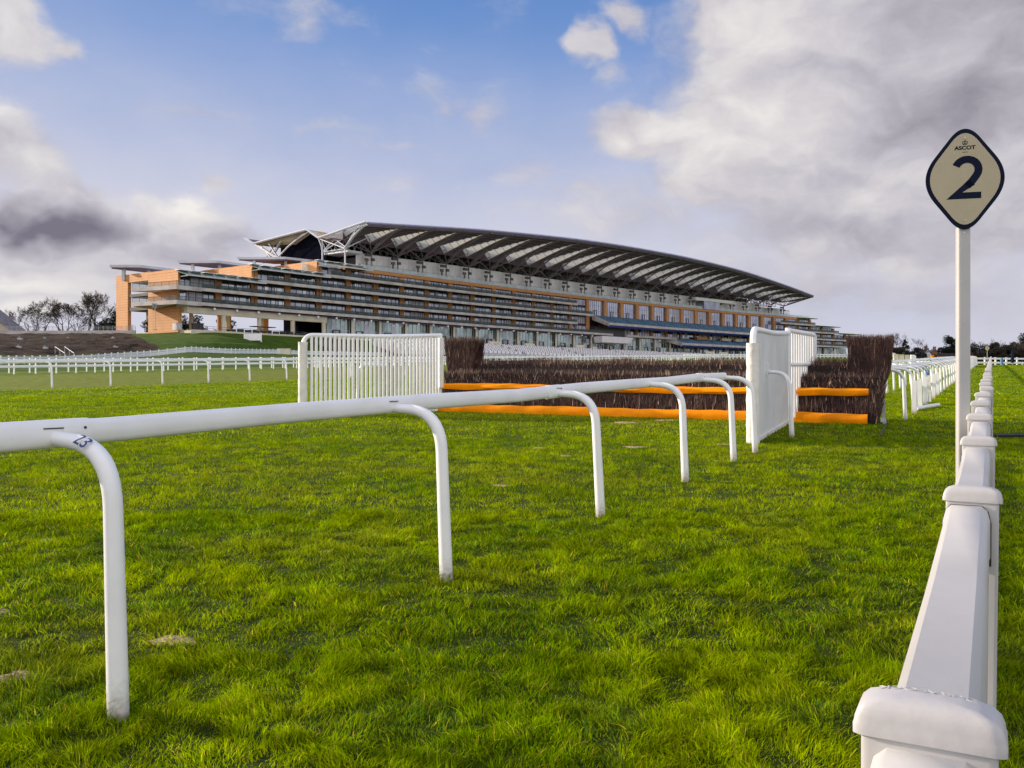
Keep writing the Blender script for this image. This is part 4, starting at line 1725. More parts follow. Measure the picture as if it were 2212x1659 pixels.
gs(m, 'screen_wall', [W['white_panel'], W['galv'], W['glass_pale']])
m = M()
m.fbox(55, 358, -12, -4.6, BAND1 - .5, BAND1 + 4.2)
gs(m, 'inner_wall', W['frame_dark'])
m = M()
m.fbox(46, 371, -22, -.5, BAND1 - .3, BAND1 + .02)
gs(m, 'terrace_floor', W['concrete'])
m = M()
m.fbox(54, 371, .30, .36, BAND1 + .17, BAND1 + 1.35)
gs(m, 'balustrade', W['clearglass'])
m = M()
for q in np.arange(56, 352, 1.5):
    m.tube([FW(q, -1.6, BAND1), FW(q, -1.6, BAND1 + 1.9)], .05, 4)
gs(m, 'railing', W['rail_dark'])
m = M()                                                  # commentary box hung under the roof
m.fbox(262, 296, -6, 1.5, 41.0, 42.6, 0)
m.fbox(270, 284, -4, 1.0, BAND1, 41.0, 1)
m.fbox(262, 296, -6, -3.9, BAND1, 41.0, 0)
gs(m, 'commentary_box', [W['white_panel'], W['glass']])

CS = [47.5] + [59.0 + 12 * k for k in range(25)]
tip_s = np.array([47.5, 59, 71, 83, 95, 107, 119, 131, 143, 155, 167, 179, 191, 203, 215, 227, 239, 251, 263, 275, 287, 299, 311, 323, 335, 347])
tip_d = np.array([9.6, 15.2, 17.4, 19.4, 21.1, 22.5, 23.9, 25.2, 26.1, 26.9, 27.4, 27.5, 27.5, 27.6, 27.5, 27.1, 26.5, 25.6, 24.3, 22.7, 21.2, 20.4, 19.7, 19.1, 18.5, 17.9])
tip_h = np.array([49.9, 50.1, 50.9, 51.7, 52.4, 53.0, 53.5, 53.95, 54.35, 54.6, 54.8, 54.95, 55.03, 55.03, 54.95, 54.75, 54.55, 54.3, 54.1, 53.8, 53.3, 52.4, 51.3, 50.1, 48.7, 47.15])
NODE = 42.9


def TD(s): return float(np.interp(s, tip_s, tip_d))
def TH(s): return float(np.interp(s, tip_s, tip_h))


def VH(s):                                               # front valley of the roof, above the columns
    return 46.2 + .25 * (TH(s) - 50.1)


for i, s_ in enumerate(CS):
    m = M()
    pale = i == 0
    m.tube([FW(s_, -1.0, BAND1), FW(s_, -1.0, NODE)], .26, 8)
    gs(m, 'roof_column', W['steel_pale' if pale else 'steelwork'], True)
    if 0 < i:
        m = M()
        m.fbox(s_ - 2.6, s_ - .3, -1.6, -.6, NODE - 1.3, NODE - .5)
        p = FW(s_, -.6, NODE - 2.6)
        m.fbox(s_ - .75, s_ + .75, -.7, -.2, NODE - 2.8, NODE - 1.9)
        gs(m, 'floodlight', W['rail_dark'])
        m = M()
        m.fbox(s_ - 2.1, s_ - 1.6, -1.6, -1.2, BAND1 + .3, NODE - 2.2)
        m.fbox(s_ - 2.5, s_ - 1.2, -1.8, -1.1, NODE - 2.9, NODE - 2.0)
        gs(m, 'heater_lamp', W['concrete_dark'])
    # branching struts and the rib that reaches the front edge
    m = M()
    base = FW(s_, -1.0, NODE)
    td, th = TD(s_), TH(s_)
    for off in (-.35, .35):
        pth = []
        for f in np.linspace(0, 1, 9):
            d = -1.0 + (td + .8) * f
            lift = (VH(s_) - NODE) * (1 - (1 - min(1, f / .25)) ** 2) * 0
            h = NODE + (th - .55 - NODE) * (1 - (1 - f) ** 1.55) if True else 0
            pth.append(FW(s_ + off * (1 - f * .8), d, h))
        m.tube(pth, .17 if not pale else .24, 5)
    pth2 = [FW(s_, -1 + (td + .8) * f, NODE + (th - .2 - NODE) * (1 - (1 - f) ** 1.55) + 1.1 * math.sin(math.pi * f)) for f in np.linspace(.12, .98, 9)]
    m.tube(pth2, .15, 5)
    low = [FW(s_, -1 + (td + .8) * f, NODE + (th - .55 - NODE) * (1 - (1 - f) ** 1.55)) for f in np.linspace(.16, .95, 9)]
    for a, b in zip(pth2, low): m.tube([a, b], .07, 4)
    for a, b in zip(pth2[1:], low[:-1]): m.tube([a, b], .07, 4)
    gs(m, 'roof_rib', W['steel_pale' if pale else 'steelwork'])
    m = M()
    for ds_, d_, h_ in ((-5.8, -.5, 2.9), (5.8, -.5, 2.9), (-3.2, -9, 3.6), (3.2, -9, 3.6), (0, -12, 4.2), (-5.9, 5, 4.0), (0, 2.6, 3.0), (5.9, 5, 4.0)):
        if (pale and ds_ < -1) or (i == len(CS) - 1 and ds_ > 3.5): continue
        m.tube([base, FW(s_ + ds_, -1 + d_, NODE + h_)], .15 if not pale else .17, 5)
    if i < len(CS) - 1:                                  # fine lattice deeper under the roof
        for q in range(4):
            m.tube([FW(s_ + 3 * q, -10, NODE + .2), FW(s_ + 3 * q + 3, -12, NODE + 4)], .1, 4)
            m.tube([FW(s_ + 3 * q + 3, -10, NODE + .2), FW(s_ + 3 * q, -12, NODE + 4)], .1, 4)
            m.tube([FW(s_ + 3 * q + 1.5, -6, NODE + .2), FW(s_ + 3 * q + 3.5, -5, NODE + 3.6)], .09, 4)
            m.tube([FW(s_ + 3 * q + 3, -6, NODE + .2), FW(s_ + 3 * q + .6, -5, NODE + 3.4)], .09, 4)
        m.tube([FW(s_, -10, NODE + .2), FW(s_ + 12, -10, NODE + .2)], .12, 4)
        m.tube([FW(s_, -6, NODE + .2), FW(s_ + 12, -6, NODE + .2)], .12, 4)
    gs(m, 'roof_strut', W['steel_pale' if pale else 'steelwork'])

# saw-tooth canopy: dark treads, cream fabric risers tapering to the front edge
DV = -2.0
for i in range(len(CS) - 1):
    s0, s1 = CS[i], CS[i + 1]
    m = M()
    NF = 8

    def surf(f, side):
        s_ = s0 if side == 0 else s1
        d = DV + (TD(s_) - DV) * f
        hv = VH(s_)
        h = hv + (TH(s_) - hv) * (1 - (1 - f) ** 1.25)
        drop = 2.75 * max(0, 1 - f / .82)
        return s_, d, h, drop
    top, bot = [], []
    for k in range(NF + 1):
        f = k / NF
        a = surf(f, 0)
        b = surf(f, 1)
        lo = FW(a[0] + .25, a[1], a[2] - .15)
        hi_ = FW(b[0] - .25 - .85 * a[3], b[1], b[2] + a[3] - .15)
        top.append((lo + UP * .3, hi_ + UP * .3))
        bot.append((lo, hi_))
    for k in range(NF):
        m.poly([bot[k][0], bot[k][1], bot[k + 1][1], bot[k + 1][0]])
        m.poly([top[k][1], top[k][0], top[k + 1][0], top[k + 1][1]])
    a, b = surf(0, 0), surf(0, 1)                        # closing web above the column line
    m.poly([FW(a[0], a[1], a[2] - .5), FW(b[0], b[1], b[2] - .5), FW(b[0], b[1] - .1, b[2] + a[3] + .3), FW(a[0], a[1] - .1, a[2] + a[3] + .3)])
    for k, (e0, e1) in ((0, (bot[0], top[0])), (NF, (bot[NF], top[NF]))):
        m.poly([e0[0], e0[1], e1[1], e1[0]])
    rf_ = gs(m, 'canopy_bay', W['roof_dark'])
    m = M()
    for f in np.linspace(.03, .97, 9):                  # purlins
        a, b = surf(f, 0), surf(f, 1)
        m.tube([FW(a[0] + .2, a[1], a[2] - .35), FW(b[0] - .3 - .85 * a[3], b[1], b[2] + a[3] - .35)], .12, 4)
    gs(m, 'purlins', W['steelwork'], parent=rf_)
    m = M()
    for k in range(7):
        f0_, f1_ = .82 * k / 7, .82 * (k + 1) / 7
        a, b = surf(f0_, 1), surf(f1_, 1)
        m.poly([FW(a[0], a[1], a[2] - .1), FW(b[0], b[1], b[2] - .1), FW(b[0] - .2 - .85 * b[3], b[1], b[2] + b[3] - .1), FW(a[0] - .2 - .85 * a[3], a[1], a[2] + a[3] - .1)])
    gs(m, 'fabric_panel', W['fabric'], parent=rf_)
    m = M()
    m.tube([FW(*[surf(f, 1)[j] if j < 2 else surf(f, 1)[2] - .3 for j in range(3)]) for f in np.linspace(0, .86, 6)], .30, 5)
    for f in np.linspace(.08, .74, 6):
        a = surf(f, 1)
        m.tube([FW(a[0] - .1, a[1], a[2] - .3), FW(a[0] - .35 - .85 * a[3], a[1] - .5, a[2] + a[3] - .2)], .1, 4)
    gs(m, 'valley_beam', W['steelwork'], parent=rf_)
    m = M()                                              # front fascia, pale grey louvre
    m.hexa([FW(s0, TD(s0) - 1.6, TH(s0) - .75), FW(s0, TD(s0) + .1, TH(s0) - .1), FW(s1, TD(s1) + .1, TH(s1) - .1), FW(s1, TD(s1) - 1.6, TH(s1) - .75),
            FW(s0, TD(s0) - 1.6, TH(s0) + .1), FW(s0, TD(s0) + .15, TH(s0) + .2), FW(s1, TD(s1) + .15, TH(s1) + .2), FW(s1, TD(s1) - 1.6, TH(s1) + .1)])
    gs(m, 'canopy_edge', W['edge_grey'], parent=rf_)
    m = M()
    m.tube([FW(s0, TD(s0) + .2, TH(s0) + .35), FW(s1, TD(s1) + .2, TH(s1) + .35)], .26, 6)
    gs(m, 'edge_tube', W['edge_blue'], parent=rf_)

# rear half of the canopy: rises from the front valley to the ridge, then a second wing
SEC = [(-53, 51.0), (-48, 48.7), (-19, 50.6), (-13, 47.2)]
m = M()
for (d0, h0), (d1, h1), mi in (((-2.0, 46.2), SEC[3], 0), (SEC[3], SEC[2], 1), (SEC[2], SEC[1], 0), (SEC[1], SEC[0], 0)):
    rings = []
    for q in np.linspace(47.5, 340, 40):
        k = .25 * (TH(q) - 50.1)
        rings.append([FW(q, d0, h0 + k), FW(q, d1, h1 + k), FW(q, d1, h1 + k + .3), FW(q, d0, h0 + k + .3)])
    m.sweep(rings, mi)
gs(m, 'rear_canopy', [W['roof_dark'], W['fabric']])
m = M()                                                  # gable edge: twin pale tubes following the section
front = [(-13, 47.2), (-6, 48.0), (1.5, 49.0), (9.8, 50.0)]
for off, r_ in ((-.6, .30), (.35, .2)):
    m.tube([FW(47.0 + off, d, h + .25) for d, h in SEC] + [FW(47.0 + off, d, h + .25) for d, h in front[1:]], r_, 6)
gs(m, 'gable_edge', W['steel_pale'])
m = M()                                                  # cream fabric of the first bay seen from outside
for (d0, h0, e0), (d1, h1, e1) in zip([(-13, 47.0, .3), (-8, 47.7, 1.6), (-2, 48.5, 2.3), (4, 49.3, 1.4), (9, 49.9, .1)][:-1], [(-13, 47.0, .3), (-8, 47.7, 1.6), (-2, 48.5, 2.3), (4, 49.3, 1.4), (9, 49.9, .1)][1:]):
    m.poly([FW(47.6, d0, h0), FW(47.6, d1, h1), FW(49.2, d1, h1 - e1), FW(49.2, d0, h0 - e0)])
for (d0, h0, e0), (d1, h1, e1) in zip([(-47, 48.7, .2), (-36, 49.4, 1.8), (-28, 50.0, 3.0), (-20, 50.5, .6)][:-1], [(-47, 48.7, .2), (-36, 49.4, 1.8), (-28, 50.0, 3.0), (-20, 50.5, .6)][1:]):
    m.poly([FW(47.6, d0, h0), FW(47.6, d1, h1), FW(49.2, d1, h1 - e1), FW(49.2, d0, h0 - e0)])
m.poly([FW(47.3, -53, 51), FW(47.3, -48, 48.9), FW(54, -48, 49), FW(54, -53, 51.3)])
m.poly([FW(47.3, -19, 50.5), FW(47.3, -13, 47.5), FW(56, -13, 47.6), FW(56, -19, 50.9)])
gs(m, 'gable_fabric', W['fabric'])
m = M()
nodes_ = [(-12.7, 42.8), (-42.3, 44.0), (-36.4, 43.6)]
for d, h in nodes_[:1]:
    m.tube([FW(48, d, BAND1), FW(48, d, h)], .3, 8)
arc_l = [(-12.7, 42.8), (-13.2, 45.0), (-14.6, 47.6), (-17, 49.6), (-19, 50.4)]
arc_r = [(-36.5, 43.0), (-31, 46.2), (-25, 48.8), (-19.5, 50.4)]
m.tube([FW(48, d, h) for d, h in arc_l], .25, 6)
m.tube([FW(48.6, d + .7, h) for d, h in arc_l], .15, 5)
m.tube([FW(48, d, h) for d, h in arc_r], .28, 6)
for a, b in (((-12.7, 42.8), (-13, 47)), ((-36.5, 43), (-47.5, 48.4)), ((-37.5, 43), (-52.5, 50.6)), ((-42, 43), (-34, 49.4)), ((-40, 43), (-46.5, 48.5)), ((-36.5, 43), (-42, 48.9)),
             ((-12.7, 42.9), (-3, 46.4)), ((-12.7, 43.2), (-6, 47)), ((-1.0, 42.9), (-12.8, 46.9)), ((-1, 43.2), (-8, 47.4)), ((-12.7, 42.9), (-1, 43.0))):
    m.tube([FW(48.2, *a), FW(48.2, *b)], .19, 5)
gs(m, 'gable_strut', W['steel_pale'])
m = M()
for a, b in (((-36.5, 43), (-47.5, 48.4)), ((-37.5, 42), (-52.5, 50.6)), ((-42, 42), (-34, 49.0)), ((-40, 42), (-46.5, 48.5)), ((-36.5, 43), (-42, 48.9)), ((-45, 42), (-38, 48.8))):
    m.tube([FW(48.5, *a), FW(48.5, *b)], .24, 5)
gs(m, 'gable_strut', W['steelwork'])
m = M()
m.fbox(50.5, 330, -38, -13.8, BAND1, 47.0)
m.fsweep(50.5, 120, [(-33, 47.0), (-16, 47.0), (-18, 49.6), (-28, 49.2)])
gs(m, 'atrium_wall', W['navywall'])
m = M()
m.fbox(48.5, 55, -12.5, -1, NODE - .9, NODE - .2)
gs(m, 'terrace_roof', W['roof_grey'])
# right-hand end of the canopy
m = M()
se = CS[-1]
m.tube([FW(se, TD(se), TH(se)), FW(se + .3, 4, 45.2), FW(se, -2, 45.8), FW(se, -13, 46.4)], .25, 6)
m.tube([FW(se, -1, NODE), FW(se, TD(se) - .5, TH(se) - .4)], .22, 6)
m.fbox(se - 16, se, -1.3, -.8, NODE - 2.0, NODE - 1.6)
gs(m, 'gable_edge', W['steelwork'])

m = M()
for q in np.arange(338, 410, 1.55):
    m.fbox(q, q + 1.25, 5.2, 5.4, H0 - .1, H0 + 1.9, 0 if int(q) % 3 else 1, 99)
m.fbox(338, 410, 5.15, 5.45, H0 + 1.9, H0 + 2.15, 0)
gs(m, 'terrace_barrier', [W['white_panel'], W['frame_dark']])
m = M()
m.fbox(330, 418, 6.5, 9.5, H0 - 2.2, H0 - .1)
gs(m, 'dark_plinth', W['fascia_green'])
# ---- standing terraces stepping down to the lawn, with crush barriers
m = M()
rows = 9
for r in range(rows):
    d = 6.5 + r * 1.7
    h = H0 - (r + 1) * .42
    m.fbox(50, 335, d, d + 1.7, h - 1.2, h, 0)
gs(m, 'terrace_steps', W['step'])
m = M()
for r in range(rows):
    d = 6.9 + r * 1.7
    h = H0 - (r + 1) * .42
    q = 52.0 + (r % 2) * 1.1
    while q < 332:
        if (q % 37) > 2.4:
            m.fbox(q, q + 1.75, d + .5, d + .62, h + .12, h + .95, 0, 99)
        q += 2.3
gs(m, 'terrace_back_panels', W['white_panel'])
m = M()
for r in range(rows):
    d = 6.9 + r * 1.7
    h = H0 - (r + 1) * .42
    for q in np.arange(52.0 + (r % 2) * 1.1 - .25, 332, 2.3):
        m.tube([FW(q, d + .7, h), FW(q, d + .7, h + 1.25)], .075, 4)
for q in (88, 152, 196):
    for r in range(rows):
        m.fbox(q, q + 4, 6.4 + r * 1.7, 8.1 + r * 1.7, H0 - (r + 1) * .42 - .3, H0 - (r + 1) * .42 + .12)
gs(m, 'crush_barriers', W['rail_dark'])
m = M()
for a, b, d, h in ((110, 117, 6.0, 1.5), (131, 137, 6.0, 1.4), (163, 169, 6.2, 1.9), (175, 178, 6.2, 1.3), (262, 270, 7, 1.5), (274, 282, 7, 1.4)):
    m.fbox(a, b, d, d + .5, H0, H0 + h)
gs(m, 'kiosk_counter', W['hoard'])
m = M()                                                  # outside stair at the left of the terraces
for k in range(16):
    m.fbox(24 + k * .9, 36 + k * .55, 6.6 + k * .62, 7.25 + k * .62, H0 - 1.3 - k * .36, H0 - .36 * (k + 1))
gs(m, 'outside_stair', W['concrete_dark'])
m = M()
for off in (0, 4.5, 9):
    a, b = FW(24.5 + off, 6.8, H0 + .95), FW(37 + off * .6, 16.4, H0 - 4.8)
    m.tube([a, b], .07, 5)
    m.tube([a - UP * .45, b - UP * .45], .05, 5)
    for f in np.linspace(0, 1, 11):
        p = a.lerp(b, float(f))
        m.tube([p - UP * 1.0, p], .06, 4)
gs(m, 'stair_railing', W['rail_dark'])
m = M()
m.fbox(-13, 24, 6.5, 7.0, H0 - 1.6, H0 + .05)
m.fbox(24, 52, 6.3, 6.9, H0 - 4.6, H0 + .05)
gs(m, 'terrace_wall', W['concrete_pale'])
m = M()
for q in np.arange(-12, 50, 2.0):
    m.tube([FW(q, 6.4, H0), FW(q, 6.4, H0 + 1.1)], .05, 4)
for hh in (.55, 1.1): m.tube([FW(q, 6.4, H0 + hh) for q in np.arange(-12, 51, 4.0)], .04, 4)
gs(m, 'railing', W['rail_dark'])
m = M()
for q in np.arange(0, 46, 1.35):
    m.fbox(q, q + .8, 3.5 + (q % 3) * .4, 4.4 + (q % 3) * .4, H0 + .01, H0 + .8 + .3 * ((q * 1.7) % 1))
m.fbox(8, 15.5, 3, 5.4, H0 + 1.9, H0 + 2.1)
gs(m, 'terrace_furniture', W['furn'], kind='stuff')

# ------------------------------------------------------------------ things on the lawn bank
def curve_pt(a):
    Y = float(np.interp(a, _fa, _fz))
    x = (a - CX) / FOC * Y
    return Vector((x, Y, G(x, Y)))


fc = thing('panel_fence', curve_pt(300), 'low white solid panel fence curving over the lawn mound', 'panel fence')
aa = [-160.]
while aa[-1] < 1010:                                     # about two metres between posts
    p = curve_pt(aa[-1])
    da = 4.
    while (curve_pt(aa[-1] + da) - p).length < 2.15 and da < 80: da += 1
    aa.append(aa[-1] + da)
pts = [curve_pt(a) for a in aa]
for a, b in zip(pts[:-1], pts[1:]):
    d = (b - a).normalized()
    m = M()
    for z0, z1 in ((.05, .66), (.72, 1.02)):
        sd_ = Vector((-d.y, d.x, 0)) * .02
        m.hexa([a - sd_ + UP * z0, b - sd_ + UP * z0, b + sd_ + UP * z0, a + sd_ + UP * z0, a - sd_ + UP * z1, b - sd_ + UP * z1, b + sd_ + UP * z1, a + sd_ + UP * z1])
    m.build('panel', W['pvc'], fc)
    m = M()
    m.box(a, .085, .085, -.1, 1.16)
    m.box(a, .10, .10, 1.16, 1.20)
    m.build('post', W['pvc'], fc)

# retaining wall and railing along the top left
wl = []
for a in np.linspace(-420, 292, 12):
    Y = float(np.interp(a, _ta, _tz)) + 1.5
    wl.append(Vector(((a - CX) / FOC * Y, Y, 15.0)))
m = M()
for a, b in zip(wl[:-1], wl[1:]):
    o = Vector((0, .5, 0))
    m.hexa([a - UP * 2.2, b - UP * 2.2, b + o - UP * 2.2, a + o - UP * 2.2, a + UP * .55, b + UP * .55, b + o + UP * .55, a + o + UP * .55])
tag(m.build('retaining_wall', W['concrete'], None, origin=wl[5]), 'weathered grey retaining wall above the bare soil bank', 'wall')
m = M()
tot = [wl[0].lerp(wl[-1], f) + Vector((0, .2, .55)) for f in np.linspace(0, 1, 74)]
for p in tot[::1]:
    k = wl[0]
    m.tube([p, p + UP * 1.15], .055, 5)
for hh in (.4, .8, 1.15): m.tube([p + UP * hh for p in tot], .04, 4)
tag(m.build('railing', W['galv'], None, origin=tot[30]), 'galvanised railing on top of the retaining wall', 'railing')

# uplight boxes on the bare soil
spots = [(78, 735, .45), (182, 733, .36), (272, 731, .36), (362, 713.5, .42), (445, 714, .40), (83, 752, .3), (180, 753.2, .34), (448, 735, .3), (120, 722, .28), (462, 752.5, .5)]
for i, (zx, zy, s_) in enumerate([(355, 1015, .5), (795, 998, .34), (1205, 996, .36), (1595, 905, .55), (1965, 908, .45), (335, 1160, .42), (805, 1168, .4), (2000, 994, .36), (2045, 1160, .4)]):
    px_, py_ = zx * .12205, 610.2 + zy * .12205
    lo, hi = float(np.interp(px_, _fa, _fz)) + 2, float(np.interp(px_, _ta, _tz)) - .5
    best = min(np.linspace(lo, hi, 200), key=lambda Y: abs((HY - (G((px_ - CX) / FOC * Y, Y) - CAMZ) / Y * FOC) - py_))
    x, y = (px_ - CX) / FOC * best, best
    z = G(x, y)
    m = M()
    m.box((x, y, z), s_, s_ * .7, -.2, s_ * .9)
    m.box((x + .1, y - s_ * .72, z), s_ * .8, .04, .1, s_ * .75)
    m.box((x + s_ * .8, y, z), s_ * .35, s_ * .5, -.1, s_ * .45)
    m.tube([(x - s_ * .4, y, z + s_ * .9), (x - s_ * .4, y, z + s_ * 1.6)], .06, 6)
    where = ['under the gable house, largest of those', 'under the big round bare tree', 'under the pair of low round trees', 'at the wall foot under the tallest tree', 'at the foot of the wall nearest the grandstand', 'low down by the grass, under the gable house', 'low down by the grass, before the steps', 'halfway up the bank, nearest the grandstand', 'low down by the grass, beyond the steps'][i]
    tag(m.build('uplight_box', W['galv'], None, origin=(x, y, z)), 'small grey light box on bare soil ' + where, 'light box', 'light boxes on the soil bank')

# hand rails of the short steps
x, y = at(128, 760, 150).xy
x, y = float(x), float(y)
hr = thing('step_handrail', (x, y, G(x, y)), 'pair of slanting galvanised handrails at the foot of the soil bank', 'handrail')
for k in (0, 1):
    m = M()
    q = at(119 + 21 * k, 749, 152)
    b = at(140 + 20 * k, 763, 148)
    m.tube([q, b], .05, 6)
    m.tube([q, q - UP * 1.2], .05, 6)
    m.tube([b, b - UP * 1.1], .05, 6)
    m.tube([q.lerp(b, .5), q.lerp(b, .5) - UP * 1.1], .05, 6)
    m.build('rail', W['galv'], hr, True)

# white board on the bank by the stair, cream cabinet beside the fence
p = at(546, 748, 228)
x, y = p.x, p.y
bo = thing('white_board', (x, y, G(x, y)), 'white framed board standing on the grass beside the outside stair', 'board')
m = M()
ax_ = Vector((.97, -.24, 0))
m.box((x, y, G(x, y)), 2.4, .04, .2, 1.95, ax_, Vector((.24, .97, 0)))
m.build('panel', W['white_panel'], bo)
for q in (-2.45, 2.45):
    m = M()
    m.box(Vector((x, y, G(x, y))) + ax_ * q, .12, .12, -.2, 2.2)
    m.build('post', W['pvc'], bo)
p = curve_pt(618) + Vector((0, -1.6, 0))
p.z = G(p.x, p.y)
cb = thing('cream_cabinet', p, 'cream cabinet at the end of the white panel fence', 'cabinet')
m = M()
m.box(p, 1.5, .6, -.1, 1.35)
m.build('body', W['hoard'], cb)
m = M()
m.box(p, 1.58, .68, 1.353, 1.45)
m.build('lid', W['render_wall'], cb)

# cabinets, skip and lamp mast on the deck by the end block
def deck(s_, d_): return FW(s_, d_, H0)


p = deck(-14.2, 2.2)
m = M()
m.box(p, 1.1, .7, 0, 1.75, Vector((.81, -.585, 0)), Vector((.585, .81, 0)))
m.box(p - Vector((.585, .81, 0)) * .72, .03, .02, .2, 1.6, Vector((.81, -.585, 0)), Vector((.585, .81, 0)))
m.box(p, 1.16, .76, 1.753, 1.83, Vector((.81, -.585, 0)), Vector((.585, .81, 0)))
tag(m.build('service_cabinet', W['galv'], None, origin=p), 'pale grey service cabinet before the terracotta end block', 'cabinet')
p = deck(-9.5, 4.2)
m = M()
m.box(p, 1.4, .9, .1, 1.9, Vector((.81, -.585, 0)), Vector((.585, .81, 0)))
m.box(p, 1.5, 1.0, 1.7, 1.93, Vector((.81, -.585, 0)), Vector((.585, .81, 0)))
m.box(p, .2, .2, 0, .1)
tag(m.build('wheeled_bin', W['blackbox'], None, origin=p), 'black bin by the first open bay of the grandstand', 'bin')
p = FW(-17, -3.5, H0)
lm = thing('lamp_mast', p, 'slim lamp mast with four lamp heads before the terracotta end block', 'lamp mast')
m = M()
m.tube([p, p + UP * 6.3], .09, 8)
m.box(p, .35, .35, 0, .25)
m.build('mast', W['galv'], lm, True)
for k, (a, b) in enumerate(((-.35, 6.9), (.35, 6.9), (-.35, 6.2), (.35, 6.2))):
    m = M()
    m.tube([p + Vector((a, -.1, b)), p + Vector((a, -.28, b)), p + Vector((a, -.5, b - .12))], [.12, .25, .30], 10)
    m.build('lamp_head', W['galv'], lm, True)

# gabled house at the far left
hb = Vector(at(-40, 720, 252).xy.to_3d())
hb.z = 14.9
ho = thing('gabled_house', hb, 'house with a pale gable end and grey tiled roof at the edge of the bank', 'house')
m = M()
gw, gl, ev, rg = 9.0, 14, 1.0, 8.2
c = hb
P_ = [c + Vector((-gw, 0, -1)), c + Vector((gw, 0, -1)), c + Vector((gw, 0, ev)), c + Vector((0, 0, rg)), c + Vector((-gw, 0, ev))]
o = Vector((-3, gl, 0))
m.sweep([P_, [q + o for q in P_]])
m.build('wall', W['render_wall'], ho)
for s_ in (-1, 1):
    m = M()
    e0, e1 = c + Vector((s_ * (gw + .9), -.6, ev - .75)), c + Vector((0, -.6, rg + .05))
    u = UP * .45
    m.hexa([e0, e1, e1 + o * 1.05, e0 + o * 1.05, e0 + u, e1 + u, e1 + o * 1.05 + u, e0 + o * 1.05 + u])
    m.build('roof', W['tile'], ho)

# ------------------------------------------------------------------ trees
def bare_tree(base, height, spread, seed, label, forks=1, lean=0., depth=6, group=None, dens=1.0, name='bare_tree'):
    rnd = random.Random(seed)
    root = thing(name, base, label, 'tree', group)
    mt, mc = M(), M()
    cnt = [0]

    def grow(p, d, ln, r, lev):
        if cnt[0] > 9000: return
        cnt[0] += 1
        pts_, rs = [p], [r]
        n = 3 if lev > 1 else 2
        q = p
        dd_ = d.copy()
        for k in range(n):
            dd_ = (dd_ + Vector((rnd.gauss(0, .16), rnd.gauss(0, .16), rnd.gauss(.05, .10)))).normalized()
            q = q + dd_ * ln / n
            pts_.append(q)
            rs.append(r * (1 - .42 * (k + 1) / n))
        (mt if lev >= depth - 1 else mc).tube(pts_, rs, 6 if lev >= depth - 1 else 4 if lev > 2 else 3, cap=False)
        if lev == 0: return
        nb = rnd.choice((2, 2, 3, 3)) if lev > 1 else rnd.choice((4, 5, 5))
        for k in range(nb):
            f = rnd.uniform(.45, 1.0) if k else 1.0
            i = min(n - 1, int(f * n))
            b = pts_[i].lerp(pts_[i + 1], f * n - i) if f < 1 else pts_[-1]
            ang = rnd.uniform(.35, .95) * spread * (1 if k else .55)
            az = rnd.uniform(0, 2 * math.pi)
            t1 = dd_.orthogonal().normalized()
            t2 = dd_.cross(t1)
            nd = (dd_ * math.cos(ang) + (t1 * math.cos(az) + t2 * math.sin(az)) * math.sin(ang))
            nd.z += .03
            grow(b, nd.normalized(), ln * rnd.uniform(.66, .86), max(.022, rs[min(i + 1, n)] * rnd.uniform(.55, .78)), lev - 1)
    for k in range(forks):
        d0 = Vector((lean + (k - (forks - 1) / 2) * .28, rnd.gauss(0, .05), 1)).normalized()
        grow(Vector(base) + Vector(((k - (forks - 1) / 2) * .5, 0, -.3)), d0, height * .25, height * .026, depth)
    mt.build('trunk', W['bark'], root, True)
    mc.build('crown', W['twig'], root)
    # scale to the wanted height
    top = max(v[2] for v in mc.v) - base[2]
    k = height / top
    root.scale = (k, k, k)
    return root


def tpos(px, Y, z=None):
    x = (px - CX) / FOC * Y
    return Vector((x, Y, G(x, Y) if z is None else z))


for px_, Y, top, spr, sd_, fk, ln_, lb, dn in (
        (18, 300, 664, .95, 3, 1, 0, 'pale thin bare tree just right of the gabled house', .5),
        (34, 295, 669, .95, 4, 1, .05, 'slender pale bare tree second from the gabled house', .5),
        (73, 268, 650, 1.0, 5, 2, -.12, 'dark leaning bare tree left of the large round one', 1),
        (96, 262, 640, 1.15, 12, 1, .02, 'large round bare tree, broadest on the bank', 1.3),
        (137, 272, 651, .9, 7, 3, 0, 'shaggy bare tree with several stems right of the broadest one', 1),
        (164, 285, 655, .9, 8, 2, .05, 'low bare tree left of the two tall ones', .8),
        (190, 262, 623, .78, 9, 1, -.05, 'tallest bare tree on the bank', 1),
        (203, 262, 629, .85, 21, 2, .05, 'tall forked bare tree right of the tallest', 1),
        (226, 275, 685, .9, 14, 1, 0, 'small bare tree between the tall ones and the terracotta frame', .5),
        (250, 290, 672, .8, 15, 2, 0, 'dark bare tree tucked behind the terracotta frame', .7),
        (1940, 345, 717, 1.0, 16, 2, 0, 'faint bare tree rising behind the right tall brush', .7),
        (1985, 335, 729, 1.25, 17, 1, 0, 'flat topped bare tree right of the dark conifer', .9),
        (2084, 340, 732, 1.1, 18, 2, 0, 'low bare tree just right of the marker pole', .6),
        (2127, 345, 733, 1.0, 19, 2, 0, 'bare tree above the distant marker sign', .6),
        (2165, 350, 730, 1.0, 20, 2, 0, 'open bare tree between two dark evergreens on the right', .7),
        (2202, 330, 731, .95, 22, 2, 0, 'bare tree at the right edge in front of the dark evergreen', .7)):
    b = tpos(px_, Y, 14.9 if px_ < 300 else None)
    h = at(0, top, Y).z - b.z
    bare_tree(b, h, spr, sd_, lb, fk, ln_, 7 if dn >= 1 else 6, 'bare trees on the bank' if px_ < 300 else 'bare trees at the end of the course', dn)


